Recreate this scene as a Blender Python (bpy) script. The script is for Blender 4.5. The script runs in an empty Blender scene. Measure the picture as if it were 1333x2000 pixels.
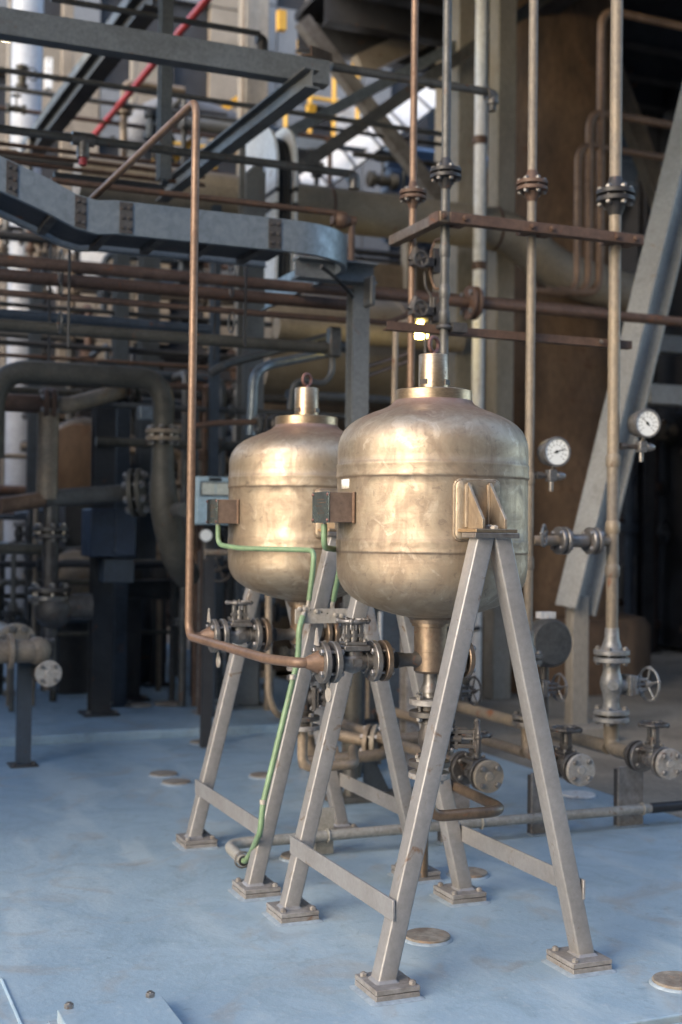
import bpy, math, random
from mathutils import Vector, Matrix, Quaternion
V = Vector
random.seed(7)
S = bpy.context.scene
COL = S.collection
# ------------------------------------------------------------------ camera (solved from the photograph)
FPX, YAW, PITCH, ROLL = 2516.158, 0.39397, 0.01808, 0.01197
CAM = V((-1.82574, -3.6432, 1.26665))
FW = V((math.sin(YAW)*math.cos(PITCH), math.cos(YAW)*math.cos(PITCH), math.sin(PITCH)))
_rt = V((math.cos(YAW), -math.sin(YAW), 0)); _up = _rt.cross(FW)
RT = _rt*math.cos(ROLL)+_up*math.sin(ROLL); UP = _up*math.cos(ROLL)-_rt*math.sin(ROLL)
cd = bpy.data.cameras.new('camera'); cam = bpy.data.objects.new('camera', cd); COL.objects.link(cam)
cam.matrix_world = Matrix(((RT.x, UP.x, -FW.x, CAM.x), (RT.y, UP.y, -FW.y, CAM.y), (RT.z, UP.z, -FW.z, CAM.z), (0, 0, 0, 1)))
cd.sensor_fit = 'VERTICAL'; cd.sensor_height = 36; cd.sensor_width = 24; cd.lens = FPX/2000*36
cd.clip_start = 0.05; cd.clip_end = 2000
cd.dof.use_dof = True; cd.dof.focus_distance = 3.75; cd.dof.aperture_fstop = 2.2; cd.dof.aperture_blades = 9
S.camera = cam
# ------------------------------------------------------------------ light
SUN_TO = V((-0.90, -0.43, 0.50)).normalized()          # towards the low sun, behind and left of the camera
w = bpy.data.worlds.new('World'); S.world = w; w.use_nodes = True
nt = w.node_tree; bg = nt.nodes['Background']
sky = nt.nodes.new('ShaderNodeTexSky'); sky.sky_type = 'NISHITA'; sky.sun_disc = False
sky.sun_elevation = math.asin(SUN_TO.z); sky.sun_rotation = math.atan2(SUN_TO.x, SUN_TO.y)
sky.air_density = 1.0; sky.dust_density = 1.2; sky.ozone_density = 1.0
nt.links.new(sky.outputs[0], bg.inputs[0]); bg.inputs[1].default_value = 0.15
sd = bpy.data.lights.new('sun', 'SUN'); sun = bpy.data.objects.new('sun', sd); COL.objects.link(sun)
sd.energy = 0.5; sd.angle = math.radians(32); sd.color = (1.0, 0.80, 0.56)
sun.rotation_euler = SUN_TO.to_track_quat('Z', 'Y').to_euler()
S.view_settings.view_transform = 'Standard'; S.view_settings.look = 'None'
S.view_settings.gamma = 1.0; S.view_settings.use_curve_mapping = False
S.view_settings.exposure = 2.0
S.cycles.max_bounces = 6; S.cycles.use_denoising = True

# ------------------------------------------------------------------ measuring: a world point seen at photo pixel (u,v) on a plane
def H(u, v, x=None, y=None, z=None):
    r = FW+RT*((u-666.5)/FPX)-UP*((v-1000)/FPX)
    t = (x-CAM.x)/r.x if x is not None else (y-CAM.y)/r.y if y is not None else (z-CAM.z)/r.z
    return CAM+r*t
def Xat(u, y, z):
    n = RT*FPX-FW*(u-666.5); d = V((0, y, z))-V((0, CAM.y, CAM.z))
    return CAM.x-(n.y*d.y+n.z*d.z)/n.x
def Zat(v, x, y):
    n = UP*FPX+FW*(v-1000)
    return CAM.z-(n.x*(x-CAM.x)+n.y*(y-CAM.y))/n.z
def depth(p): return (V(p)-CAM).dot(FW)
def px(n, p): return n*depth(p)/FPX                     # metres for n photo pixels at point p

# ------------------------------------------------------------------ materials
MATS = {}
def mat(name, c1, c2=None, scale=6, rough=.5, metal=0.0, bump=.15, rust=0.0, rc=(.16, .065, .03), stretch=(1, 1, 1), fine=.25, rrange=.18, bscale=60, lo=.35, hi=.7):
    m = bpy.data.materials.new(name); m.use_nodes = True; N = m.node_tree.nodes; L = m.node_tree.links
    b = N['Principled BSDF']; c2 = c2 or tuple(x*.7 for x in c1)
    tc = N.new('ShaderNodeTexCoord'); oi = N.new('ShaderNodeObjectInfo')
    ad = N.new('ShaderNodeVectorMath'); ad.operation = 'MULTIPLY_ADD'
    L.new(oi.outputs['Random'], ad.inputs[0]); ad.inputs[1].default_value = (17, 31, 23); L.new(tc.outputs['Object'], ad.inputs[2])
    mp = N.new('ShaderNodeMapping'); mp.inputs['Scale'].default_value = stretch; L.new(ad.outputs[0], mp.inputs[0])
    def noise(sc, det=6, src=mp, dis=0):
        n = N.new('ShaderNodeTexNoise'); n.inputs['Scale'].default_value = sc; n.inputs['Detail'].default_value = det; n.inputs['Roughness'].default_value = .62
        n.inputs['Distortion'].default_value = dis
        L.new(src.outputs[0], n.inputs['Vector']); return n
    def rng(src, a, b2, c, d):
        r = N.new('ShaderNodeMapRange'); r.inputs[1].default_value = a; r.inputs[2].default_value = b2; r.inputs[3].default_value = c; r.inputs[4].default_value = d
        L.new(src, r.inputs[0]); return r
    def mix(fac, a, b2, mode='MIX'):
        x = N.new('ShaderNodeMix'); x.data_type = 'RGBA'; x.blend_type = mode
        for i, s in ((0, fac), (6, a), (7, b2)):
            if hasattr(s, 'is_output'): L.new(s, x.inputs[i])
            else: x.inputs[i].default_value = s if i == 0 else (*s, 1)
        return x.outputs[2]
    n1 = noise(scale, 7, dis=.6); f1 = rng(n1.outputs[0], lo, hi, 0, 1)
    col = mix(f1.outputs[0], c1, c2)
    n2 = noise(bscale, 4); f2 = rng(n2.outputs[0], .3, .7, 1-fine, 1+fine*.6)
    cm = N.new('ShaderNodeCombineColor')
    for i in range(3): L.new(f2.outputs[0], cm.inputs[i])
    col = mix(1.0, col, cm.outputs[0], 'MULTIPLY')
    rg = rng(n1.outputs[0], .3, .7, max(.05, rough-rrange/2), min(1, rough+rrange/2)).outputs[0]
    mt = None
    if rust > 0:
        n3 = noise(scale*1.7+3, 9, dis=1.2, src=ad); f3 = rng(n3.outputs[0], .66-rust*.3, .74-rust*.25, 0, 1)
        col = mix(f3.outputs[0], col, rc)
        rr = N.new('ShaderNodeMix'); L.new(f3.outputs[0], rr.inputs[0]); L.new(rg, rr.inputs[2]); rr.inputs[3].default_value = .85; rg = rr.outputs[0]
        if metal > 0: mt = rng(f3.outputs[0], 0, 1, metal, .1).outputs[0]
    L.new(col, b.inputs['Base Color']); L.new(rg, b.inputs['Roughness'])
    b.inputs['Metallic'].default_value = metal
    if mt: L.new(mt, b.inputs['Metallic'])
    if bump > 0:
        bp = N.new('ShaderNodeBump'); bp.inputs['Strength'].default_value = bump; bp.inputs['Distance'].default_value = .004
        L.new(n2.outputs[0], bp.inputs['Height']); L.new(bp.outputs[0], b.inputs['Normal'])
    MATS[name] = m; m['mix'] = 1
    return m
def emit(name, c, s):
    m = bpy.data.materials.new(name); m.use_nodes = True; b = m.node_tree.nodes['Principled BSDF']
    b.inputs['Base Color'].default_value = (*c, 1); b.inputs['Emission Color'].default_value = (*c, 1); b.inputs['Emission Strength'].default_value = s
    return m
stand_m = mat('warm_grey_paint', (.275, .268, .265), (.215, .208, .204), 5, .42, .3, .25, .10, (.13, .08, .05), fine=.12)
plate_m = mat('plate_paint', (.265, .255, .247), (.15, .132, .118), 9, .5, .15, .3, .14, (.12, .07, .045))
steel_m = mat('weathered_steel', (.22, .212, .205), (.115, .105, .095), 14, .42, .6, .2, .12)
dark_m = mat('dark_steel', (.10, .095, .09), (.05, .042, .038), 10, .5, .45, .2, .15)
black_flange_m = mat('black_flange', (.035, .033, .034), (.018, .016, .015), 10, .5, .2, .2, .1)
bolt_m = mat('bolt_steel', (.34, .33, .32), (.2, .18, .16), 30, .38, .8, .1, .15)
brass_m = mat('bronze_steel', (.44, .34, .23), (.32, .23, .15), 9, .36, .85, .12, .06, (.22, .11, .06), stretch=(1, 1, 3))
spool_m = mat('brown_spool', (.24, .185, .135), (.15, .105, .075), 12, .42, .7, .2, .15)
copper_m = mat('brown_pipe_steel', (.225, .14, .09), (.125, .078, .052), 5, .48, .3, .15, .12, (.17, .09, .055))
rustpipe_m = mat('rusty_pipe', (.125, .076, .052), (.072, .042, .03), 8, .6, .25, .25, .2)
tanpipe_m = mat('tan_pipe', (.26, .205, .15), (.16, .125, .09), 5, .55, .2, .2, .12)
greypipe_m = mat('grey_pipe', (.12, .118, .112), (.065, .063, .058), 7, .5, .35, .2, .1)
greenpipe_m = mat('olive_pipe', (.09, .082, .066), (.045, .042, .033), 6, .6, .15, .2, .1)
galv_m = mat('galvanised', (.25, .285, .31), (.15, .175, .195), 22, .42, .55, .1, .0, fine=.12, bscale=40)
beam_m = mat('grey_beam_paint', (.155, .165, .168), (.11, .115, .115), 3, .55, .1, .15, .06)
lightbeam_m = mat('light_beam_paint', (.30, .30, .285), (.22, .215, .20), 3, .55, .05, .15, .06, (.2, .12, .07))
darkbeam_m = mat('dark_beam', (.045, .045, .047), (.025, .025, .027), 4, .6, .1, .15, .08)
bluebeam_m = mat('blue_grey_beam', (.058, .073, .092), (.034, .043, .055), 4, .55, .1, .15, .08)
navy_m = mat('navy_cabinet', (.035, .05, .08), (.02, .028, .045), 5, .5, .1, .1)
tanvessel_m = mat('tan_cladding', (.29, .25, .195), (.20, .168, .13), 3, .6, .05, .15, .05)
column_m = mat('rust_column', (.17, .10, .052), (.065, .040, .025), 2.2, .8, .05, .4, .22, (.10, .045, .02), stretch=(1, 1, .45), bscale=25)
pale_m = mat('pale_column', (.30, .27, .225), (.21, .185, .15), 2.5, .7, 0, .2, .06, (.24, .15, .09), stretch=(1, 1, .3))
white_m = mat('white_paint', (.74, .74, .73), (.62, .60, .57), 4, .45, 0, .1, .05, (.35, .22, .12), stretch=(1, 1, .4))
beige_m = mat('beige_wall', (.27, .225, .175), (.19, .158, .12), 1.6, .75, 0, .1, .0)
greywall_m = mat('grey_wall', (.19, .195, .205), (.135, .14, .148), 1.4, .7, 0, .1, .0)
yellow_m = mat('yellow_paint', (.75, .43, .05), (.62, .33, .04), 5, .5, 0, .1, .06)
red_m = mat('red_paint', (.42, .035, .04), (.30, .025, .03), 5, .42, 0, .1, .05)
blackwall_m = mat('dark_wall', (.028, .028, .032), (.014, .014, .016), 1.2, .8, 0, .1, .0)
louvre_m = mat('blue_sheet', (.13, .18, .26), (.09, .13, .19), 2, .5, .1, .1, .0)
green_m = mat('green_cable', (.165, .26, .145), (.125, .185, .10), 9, .45, 0, .15, .12, (.30, .30, .18), fine=.15)
rubber_m = mat('black_rubber', (.02, .02, .022), (.012, .012, .013), 9, .55, 0, .1)
conduit_m = mat('grey_beige_conduit', (.34, .33, .30), (.24, .23, .205), 9, .5, .15, .15, .15, (.16, .10, .065))
bus_m = mat('bus_bar_paint', (.40, .37, .33), (.31, .28, .245), 12, .5, .2, .15, .08)
cap_m = mat('access_cover', (.27, .245, .205), (.13, .10, .075), 11, .7, 0, .8, .3, (.22, .15, .10), stretch=(1, 1, 1), bscale=40)
instr_m = mat('pale_blue_enamel', (.33, .44, .50), (.27, .37, .43), 6, .45, 0, .08, .02)
glass_m = mat('meter_glass', (.50, .52, .46), (.42, .43, .38), 8, .2, 0, .0)
dial_m = mat('dial_white', (.62, .64, .63), (.57, .59, .58), 8, .3, 0, .0, fine=.03)
ink_m = mat('ink_black', (.02, .02, .02), (.02, .02, .02), 8, .5, 0, 0)
sticker_m = mat('sticker', (.78, .76, .70), (.70, .67, .60), 30, .5, 0, .05)
eye_m = mat('oxide_eye', (.20, .10, .085), (.13, .065, .055), 18, .6, .3, .3, .1)
grass_ground_m = mat('concrete', (.28, .245, .195), (.12, .10, .08), 1.1, .85, 0, .5, .15, (.13, .10, .075), bscale=30)
nameplate_m = mat('dark_nameplate', (.13, .15, .14), (.08, .085, .08), 20, .3, .5, .1, .05, fine=.1)
brownbox_m = mat('brown_box', (.22, .155, .115), (.15, .105, .08), 12, .5, .35, .15, .1)

def vessel_material():
    m = bpy.data.materials.new('stained_steel_vessel'); m.use_nodes = True; N = m.node_tree.nodes; L = m.node_tree.links; b = N['Principled BSDF']
    tc = N.new('ShaderNodeTexCoord'); oi = N.new('ShaderNodeObjectInfo')
    ad = N.new('ShaderNodeVectorMath'); ad.operation = 'MULTIPLY_ADD'; L.new(oi.outputs['Random'], ad.inputs[0]); ad.inputs[1].default_value = (9, 5, 0); L.new(tc.outputs['Object'], ad.inputs[2])
    def mapn(s):
        mp = N.new('ShaderNodeMapping'); mp.inputs['Scale'].default_value = s; L.new(ad.outputs[0], mp.inputs[0]); return mp
    def noise(mp, sc, det=6, dis=0, ro=.6):
        n = N.new('ShaderNodeTexNoise'); n.inputs['Scale'].default_value = sc; n.inputs['Detail'].default_value = det; n.inputs['Distortion'].default_value = dis; n.inputs['Roughness'].default_value = ro
        L.new(mp.outputs[0], n.inputs['Vector']); return n.outputs[0]
    def rng(s, a, b2, c, d):
        r = N.new('ShaderNodeMapRange'); r.inputs[1].default_value = a; r.inputs[2].default_value = b2; r.inputs[3].default_value = c; r.inputs[4].default_value = d; L.new(s, r.inputs[0]); return r.outputs[0]
    def mix(f, a, c):
        x = N.new('ShaderNodeMix'); x.data_type = 'RGBA'
        for i, s in ((0, f), (6, a), (7, c)):
            if hasattr(s, 'is_output'): L.new(s, x.inputs[i])
            else: x.inputs[i].default_value = s if i == 0 else (*s, 1)
        return x.outputs[2]
    def math_(op, a, c):
        x = N.new('ShaderNodeMath'); x.operation = op
        for i, s in enumerate((a, c)):
            if hasattr(s, 'is_output'): L.new(s, x.inputs[i])
            else: x.inputs[i].default_value = s
        return x.outputs[0]
    iso = mapn((1, 1, 1)); streak = mapn((1, 1, .22)); ring = mapn((.25, .25, 3))
    blot = noise(iso, 5.5, 8, 1.6); st = noise(streak, 20, 6, .6); fine = noise(iso, 90, 4); rg = noise(ring, 9, 5, .3)
    col = mix(rng(blot, .40, .62, 0, 1), (.42, .34, .245), (.295, .23, .165))
    col = mix(rng(st, .50, .70, 0, .65), col, (.225, .172, .128))
    pale = noise(iso, 9, 7, 2.2)
    col = mix(rng(pale, .55, .66, 0, .6), col, (.52, .44, .34))
    col = mix(rng(noise(iso, 26, 5, 1.5), .60, .67, 0, .6), col, (.22, .17, .13))
    sp = N.new('ShaderNodeSeparateXYZ'); L.new(tc.outputs['Object'], sp.inputs[0])
    zz = math_('ADD', sp.outputs[2], math_('MULTIPLY', math_('SUBTRACT', blot, .5), .07))
    col = mix(rng(zz, 1.615, 1.70, 0, .8), col, (.27, .15, .115))          # red oxide dust creeping down from the neck weld
    for zc, wk in ((1.4445, .5), (1.2155, .5), (1.490, .3), (1.2545, .3)):                                              # darker brown lines along the weld toes
        d = math_('ABSOLUTE', math_('SUBTRACT', sp.outputs[2], zc), 0)
        col = mix(rng(d, .0015, .0055, wk, 0), col, (.20, .14, .10))
    L.new(col, b.inputs['Base Color']); b.inputs['Metallic'].default_value = .80
    r1 = math_('ADD', rng(blot, .3, .7, .42, .60), rng(st, .4, .7, 0, .08)); L.new(r1, b.inputs['Roughness'])
    h = math_('ADD', math_('MULTIPLY', fine, .35), math_('MULTIPLY', rg, .8)); h = math_('ADD', h, math_('MULTIPLY', noise(iso, 14, 3), .9))
    bp = N.new('ShaderNodeBump'); bp.inputs['Strength'].default_value = .35; bp.inputs['Distance'].default_value = .005; L.new(h, bp.inputs['Height']); L.new(bp.outputs[0], b.inputs['Normal'])
    return m
vessel_m = vessel_material()

def deck_material():
    m = bpy.data.materials.new('blue_grey_deck_paint'); m.use_nodes = True; N = m.node_tree.nodes; L = m.node_tree.links; b = N['Principled BSDF']
    tc = N.new('ShaderNodeTexCoord')
    def noise(sc, det=6, dis=0, s=(1, 1, 1)):
        mp = N.new('ShaderNodeMapping'); mp.inputs['Scale'].default_value = s; L.new(tc.outputs['Object'], mp.inputs[0])
        n = N.new('ShaderNodeTexNoise'); n.inputs['Scale'].default_value = sc; n.inputs['Detail'].default_value = det; n.inputs['Distortion'].default_value = dis; n.inputs['Roughness'].default_value = .6
        L.new(mp.outputs[0], n.inputs['Vector']); return n.outputs[0]
    def rng(s, a, b2, c, d):
        r = N.new('ShaderNodeMapRange'); r.inputs[1].default_value = a; r.inputs[2].default_value = b2; r.inputs[3].default_value = c; r.inputs[4].default_value = d; L.new(s, r.inputs[0]); return r.outputs[0]
    def mix(f, a, c):
        x = N.new('ShaderNodeMix'); x.data_type = 'RGBA'
        for i, s in ((0, f), (6, a), (7, c)):
            if hasattr(s, 'is_output'): L.new(s, x.inputs[i])
            else: x.inputs[i].default_value = s if i == 0 else (*s, 1)
        return x.outputs[2]
    big = noise(1.7, 7, .8); med = noise(5, 7, 1.2); fine = noise(40, 5); spk = noise(140, 3); sweep = noise(4, 5, .5, (1, .35, 1))
    col = mix(rng(big, .36, .66, 0, 1), (.23, .32, .39), (.295, .39, .455))
    col = mix(rng(med, .50, .72, 0, .55), col, (.175, .235, .265))
    col = mix(rng(sweep, .50, .64, 0, .75), col, (.35, .43, .47))
    dust = noise(2.6, 8, 1.5)
    col = mix(rng(dust, .55, .68, 0, .55), col, (.27, .25, .225))
    col = mix(rng(noise(3.1, 8, 2.0), .58, .68, 0, .25), col, (.15, .15, .15))
    col = mix(rng(noise(17, 6, 3), .63, .68, 0, .5), col, (.37, .42, .46))
    col = mix(rng(fine, .56, .70, 0, .4), col, (.41, .45, .47))
    col = mix(rng(noise(9, 8, 2.5), .60, .72, 0, .5), col, (.15, .19, .21))
    col = mix(rng(spk, .70, .74, 0, .8), col, (.10, .09, .08))
    L.new(col, b.inputs['Base Color']); L.new(rng(med, .3, .7, .30, .50), b.inputs['Roughness'])
    bp = N.new('ShaderNodeBump'); bp.inputs['Strength'].default_value = .25; bp.inputs['Distance'].default_value = .006
    ma = N.new('ShaderNodeMath'); ma.operation = 'ADD'; L.new(med, ma.inputs[0]); L.new(fine, ma.inputs[1]); L.new(ma.outputs[0], bp.inputs['Height']); L.new(bp.outputs[0], b.inputs['Normal'])
    return m
deck_m = deck_material()
fillet_m = mat('pale_blue_grout', (.28, .335, .38), (.20, .245, .29), 14, .6, 0, .3, .08, (.28, .24, .2))

# ------------------------------------------------------------------ mesh building
def frame(d, up=None):
    d = d.normalized(); up = V(up) if up is not None else (V((0, 0, 1)) if abs(d.z) < .9 else V((0, 1, 0)))
    x = up.cross(d)
    if x.length < 1e-5: x = V((1, 0, 0)).cross(d)
    x.normalize(); return x, d.cross(x), d
class MB:
    def __init__(s): s.v = []; s.f = []
    def add(s, vs, fs):
        n = len(s.v); s.v += [V(p) for p in vs]; s.f += [tuple(i+n for i in f) for f in fs]; return s
    def box(s, c, sz, R=None):
        c = V(c); vs = []
        for i in range(8):
            p = V(((i & 1)-.5, ((i >> 1) & 1)-.5, ((i >> 2) & 1)-.5)); p = V((p.x*sz[0], p.y*sz[1], p.z*sz[2]))
            vs.append(c+(R @ p if R else p))
        return s.add(vs, [(0, 2, 3, 1), (4, 5, 7, 6), (0, 1, 5, 4), (2, 6, 7, 3), (0, 4, 6, 2), (1, 3, 7, 5)])
    def bx(s, x0, x1, y0, y1, z0, z1): return s.box(((x0+x1)/2, (y0+y1)/2, (z0+z1)/2), (x1-x0, y1-y0, z1-z0))
    def loft(s, rings, cap=True, close=True):
        n = len(rings[0]); vs = [p for r in rings for p in r]; fs = []
        for k in range(len(rings)-1):
            for i in range(n if close else n-1):
                j = (i+1) % n; fs.append((k*n+i, k*n+j, (k+1)*n+j, (k+1)*n+i))
        if cap: fs += [tuple(reversed(range(n))), tuple(range((len(rings)-1)*n, len(rings)*n))]
        return s.add(vs, fs)
    def prism(s, prof, p0, p1, up=None):
        p0, p1 = V(p0), V(p1); x, y, d = frame(p1-p0, up)
        return s.loft([[p+x*a+y*b for a, b in prof] for p in (p0, p1)])
    def lathe(s, prof, o, ax, seg=24, cap=True):
        o = V(o); x, y, d = frame(V(ax))
        rings = [[o+d*z+(x*math.cos(t)+y*math.sin(t))*r for t in [2*math.pi*i/seg for i in range(seg)]] for r, z in prof]
        return s.loft(rings, cap)
    def cyl(s, p0, p1, r, seg=16):
        p0, p1 = V(p0), V(p1); return s.lathe([(r, 0), (r, (p1-p0).length)], p0, p1-p0, seg)
    def disc(s, c, ax, r, t, seg=24, ch=.0):
        ch = ch or min(t, r)*.12
        return s.lathe([(r-ch, -t/2), (r, -t/2+ch), (r, t/2-ch), (r-ch, t/2)], c, ax, seg)
    def torus(s, c, ax, R, r, seg=28, sides=8):
        c = V(c); x, y, d = frame(V(ax)); vs = []; fs = []
        for i in range(seg):
            t = 2*math.pi*i/seg; e = x*math.cos(t)+y*math.sin(t)
            for j in range(sides):
                q = 2*math.pi*j/sides; vs.append(c+e*(R+r*math.cos(q))+d*(r*math.sin(q)))
        for i in range(seg):
            for j in range(sides):
                a, b = i*sides+j, i*sides+(j+1) % sides; k = ((i+1) % seg)*sides
                fs.append((a, k+j, k+(j+1) % sides, b))
        return s.add(vs, fs)
    def tube(s, pts, r, fil=0, seg=14, arc=6):
        pts = [V(p) for p in pts]; out = [pts[0]]
        for i in range(1, len(pts)-1):
            a, b, c = pts[i-1], pts[i], pts[i+1]; d0 = (a-b); d1 = (c-b)
            t = min(fil, d0.length*.49, d1.length*.49)
            if t <= 1e-4 or d0.angle(d1) > 3.1: out.append(b); continue
            q0 = b+d0.normalized()*t; q1 = b+d1.normalized()*t
            for k in range(arc+1):
                e = k/arc; out.append(q0*(1-e)**2+b*2*e*(1-e)+q1*e*e)
        out.append(pts[-1]); rings = []; x = None
        for i, p in enumerate(out):
            d = (out[min(i+1, len(out)-1)]-out[max(i-1, 0)]).normalized()
            if x is None: x = frame(d)[0]
            else: x = (x-d*x.dot(d)).normalized()
            y = d.cross(x)
            k = 1.0
            rr = r(i/(len(out)-1)) if callable(r) else r
            rings.append([p+(x*math.cos(a)+y*math.sin(a))*rr*k for a in [2*math.pi*j/seg for j in range(seg)]])
        return s.loft(rings)
    def sphere(s, c, r, seg=18, sc=1.0, ax=(0, 0, 1)):
        return s.lathe([(max(1e-4, r*math.sin(math.pi*i/10)), -r*sc*math.cos(math.pi*i/10)) for i in range(11)], c, ax, seg)
    def hexa(s, p, ax, r, h): return s.lathe([(r, 0), (r, h*.8), (r*.86, h)], p, ax, 6)
def I(h, b, tf=.012, tw=.009):
    h, b, t = h/2, b/2, tw/2
    return [(-b, -h), (b, -h), (b, -h+tf), (t, -h+tf), (t, h-tf), (b, h-tf), (b, h), (-b, h), (-b, h-tf), (-t, h-tf), (-t, -h+tf), (-b, -h+tf)]
def CH(h, b, t=.01): h /= 2; return [(0, -h), (b, -h), (b, -h+t), (t, -h+t), (t, h-t), (b, h-t), (b, h), (0, h)]
def AN(a, b, t=.008): return [(0, 0), (a, 0), (a, t), (t, t), (t, b), (0, b)]
def RC(a, b): return [(-a/2, -b/2), (a/2, -b/2), (a/2, b/2), (-a/2, b/2)]
ORG = {}
def mesh_of(mb, name, m, o, ang=38):
    me = bpy.data.meshes.new(name); me.from_pydata([tuple(p-o) for p in mb.v], [], mb.f); me.materials.append(m)
    me.polygons.foreach_set('use_smooth', [True]*len(me.polygons)); me.set_sharp_from_angle(angle=math.radians(ang)); me.update(); return me
def tag(o, label, cat, group=None, kind=None):
    if label: o['label'] = label
    if cat: o['category'] = cat
    if group: o['group'] = group
    if kind: o['kind'] = kind
    return o
def bev(o, wd, seg=2):
    if wd:
        b = o.modifiers.new('bevel', 'BEVEL'); b.width = wd; b.segments = seg; b.limit_method = 'ANGLE'; b.angle_limit = math.radians(40); b.harden_normals = False
    return o
def thing(name, label, cat, loc=(0, 0, 0), group=None):
    o = bpy.data.objects.new(name, None); COL.objects.link(o); o.location = loc; o.empty_display_size = .05; ORG[o.name] = V(loc); return tag(o, label, cat, group)
def part(T, name, mb, m, bevel=0, label=None, ang=38):
    org = ORG[T.name]; o = bpy.data.objects.new(name, mesh_of(mb, name, m, org, ang)); COL.objects.link(o); o.parent = T; ORG[o.name] = org
    if label: o['label'] = label
    return bev(o, bevel)
def solo(name, label, cat, mb, m, group=None, kind=None, bevel=0, ang=38):
    lo = V((min(p.x for p in mb.v), min(p.y for p in mb.v), min(p.z for p in mb.v))); hi = V((max(p.x for p in mb.v), max(p.y for p in mb.v), max(p.z for p in mb.v)))
    org = V(((lo.x+hi.x)/2, (lo.y+hi.y)/2, lo.z)); o = bpy.data.objects.new(name, mesh_of(mb, name, m, org, ang)); COL.objects.link(o); o.location = org; ORG[o.name] = org
    return bev(tag(o, label, cat, group, kind), bevel)
_bc = {}
def bolt(T, p, ax, r, h, m=None, back=0, name='bolt'):
    """hex head of radius r and height h at p, pointing along ax; back: length of stud behind it with a nut at its far end"""
    m = m or bolt_m; k = (round(r, 4), round(h, 4), m.name, round(back, 4))
    if k not in _bc:
        b = MB().hexa((0, 0, 0), (0, 0, 1), r, h).cyl((0, 0, h*.9), (0, 0, h*1.25), r*.55, 8)
        if back: b.cyl((0, 0, -back), (0, 0, 0), r*.5, 8).hexa((0, 0, -back), (0, 0, -1), r, h).cyl((0, 0, -back-h*1.2), (0, 0, -back-h*.9), r*.55, 8)
        _bc[k] = mesh_of(b, name, m, V((0, 0, 0)), 30)
    o = bpy.data.objects.new(name, _bc[k]); COL.objects.link(o); o.parent = T; o.location = V(p)-ORG[T.name]
    o.rotation_mode = 'QUATERNION'; o.rotation_quaternion = V(ax).to_track_quat('Z', 'Y'); return o
def copy_tree(o, off, parent=None):
    c = o.copy(); COL.objects.link(c)
    if parent: c.parent = parent
    else: c.location = o.location+V(off)
    for ch in list(o.children): copy_tree(ch, off, c)
    return c
def flange_pair(T, c, ax, R, t, gap, nb=4, m1=None, m2=None, gm=None, br=None, ph=None):
    """two bolted flanges centred on c"""
    c = V(c); ax = V(ax).normalized(); br = br or R*.17; x, y, d = frame(ax)
    for sgn, m in ((-1, m1), (1, m2)):
        if m: part(T, 'flange', MB().disc(c+ax*sgn*(gap/2+t/2), ax, R, t, 28), m)
    part(T, 'gasket', MB().disc(c, ax, R*.62, gap, 20), gm or dark_m)
    for i in range(nb):
        a = (math.pi/nb if ph is None else ph)+2*math.pi*i/nb; e = x*math.cos(a)+y*math.sin(a)
        bolt(T, c+e*R*.76+ax*(gap/2+t), ax, br, br*.95, bolt_m, back=gap+2*t)
def handwheel(T, c, ax, R, m, spokes=5, r=None, lumps=True):
    c = V(c); ax = V(ax).normalized(); r = r or R*.13; x, y, d = frame(ax); b = MB().torus(c, ax, R, r, 30, 8)
    for i in range(spokes):
        a = 2*math.pi*i/spokes+.4; e = x*math.cos(a)+y*math.sin(a); b.cyl(c-ax*R*.12+e*R*.12, c+e*R*.98, r*.75, 8)
        if lumps: b.sphere(c+e*R, r*1.55, 10)
    wl = part(T, 'handwheel', b, m)
    part(wl, 'hub', MB().cyl(c-ax*R*.22, c+ax*R*.08, R*.2, 12).hexa(c+ax*R*.08, ax, R*.13, R*.12), m)
    return wl
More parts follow.
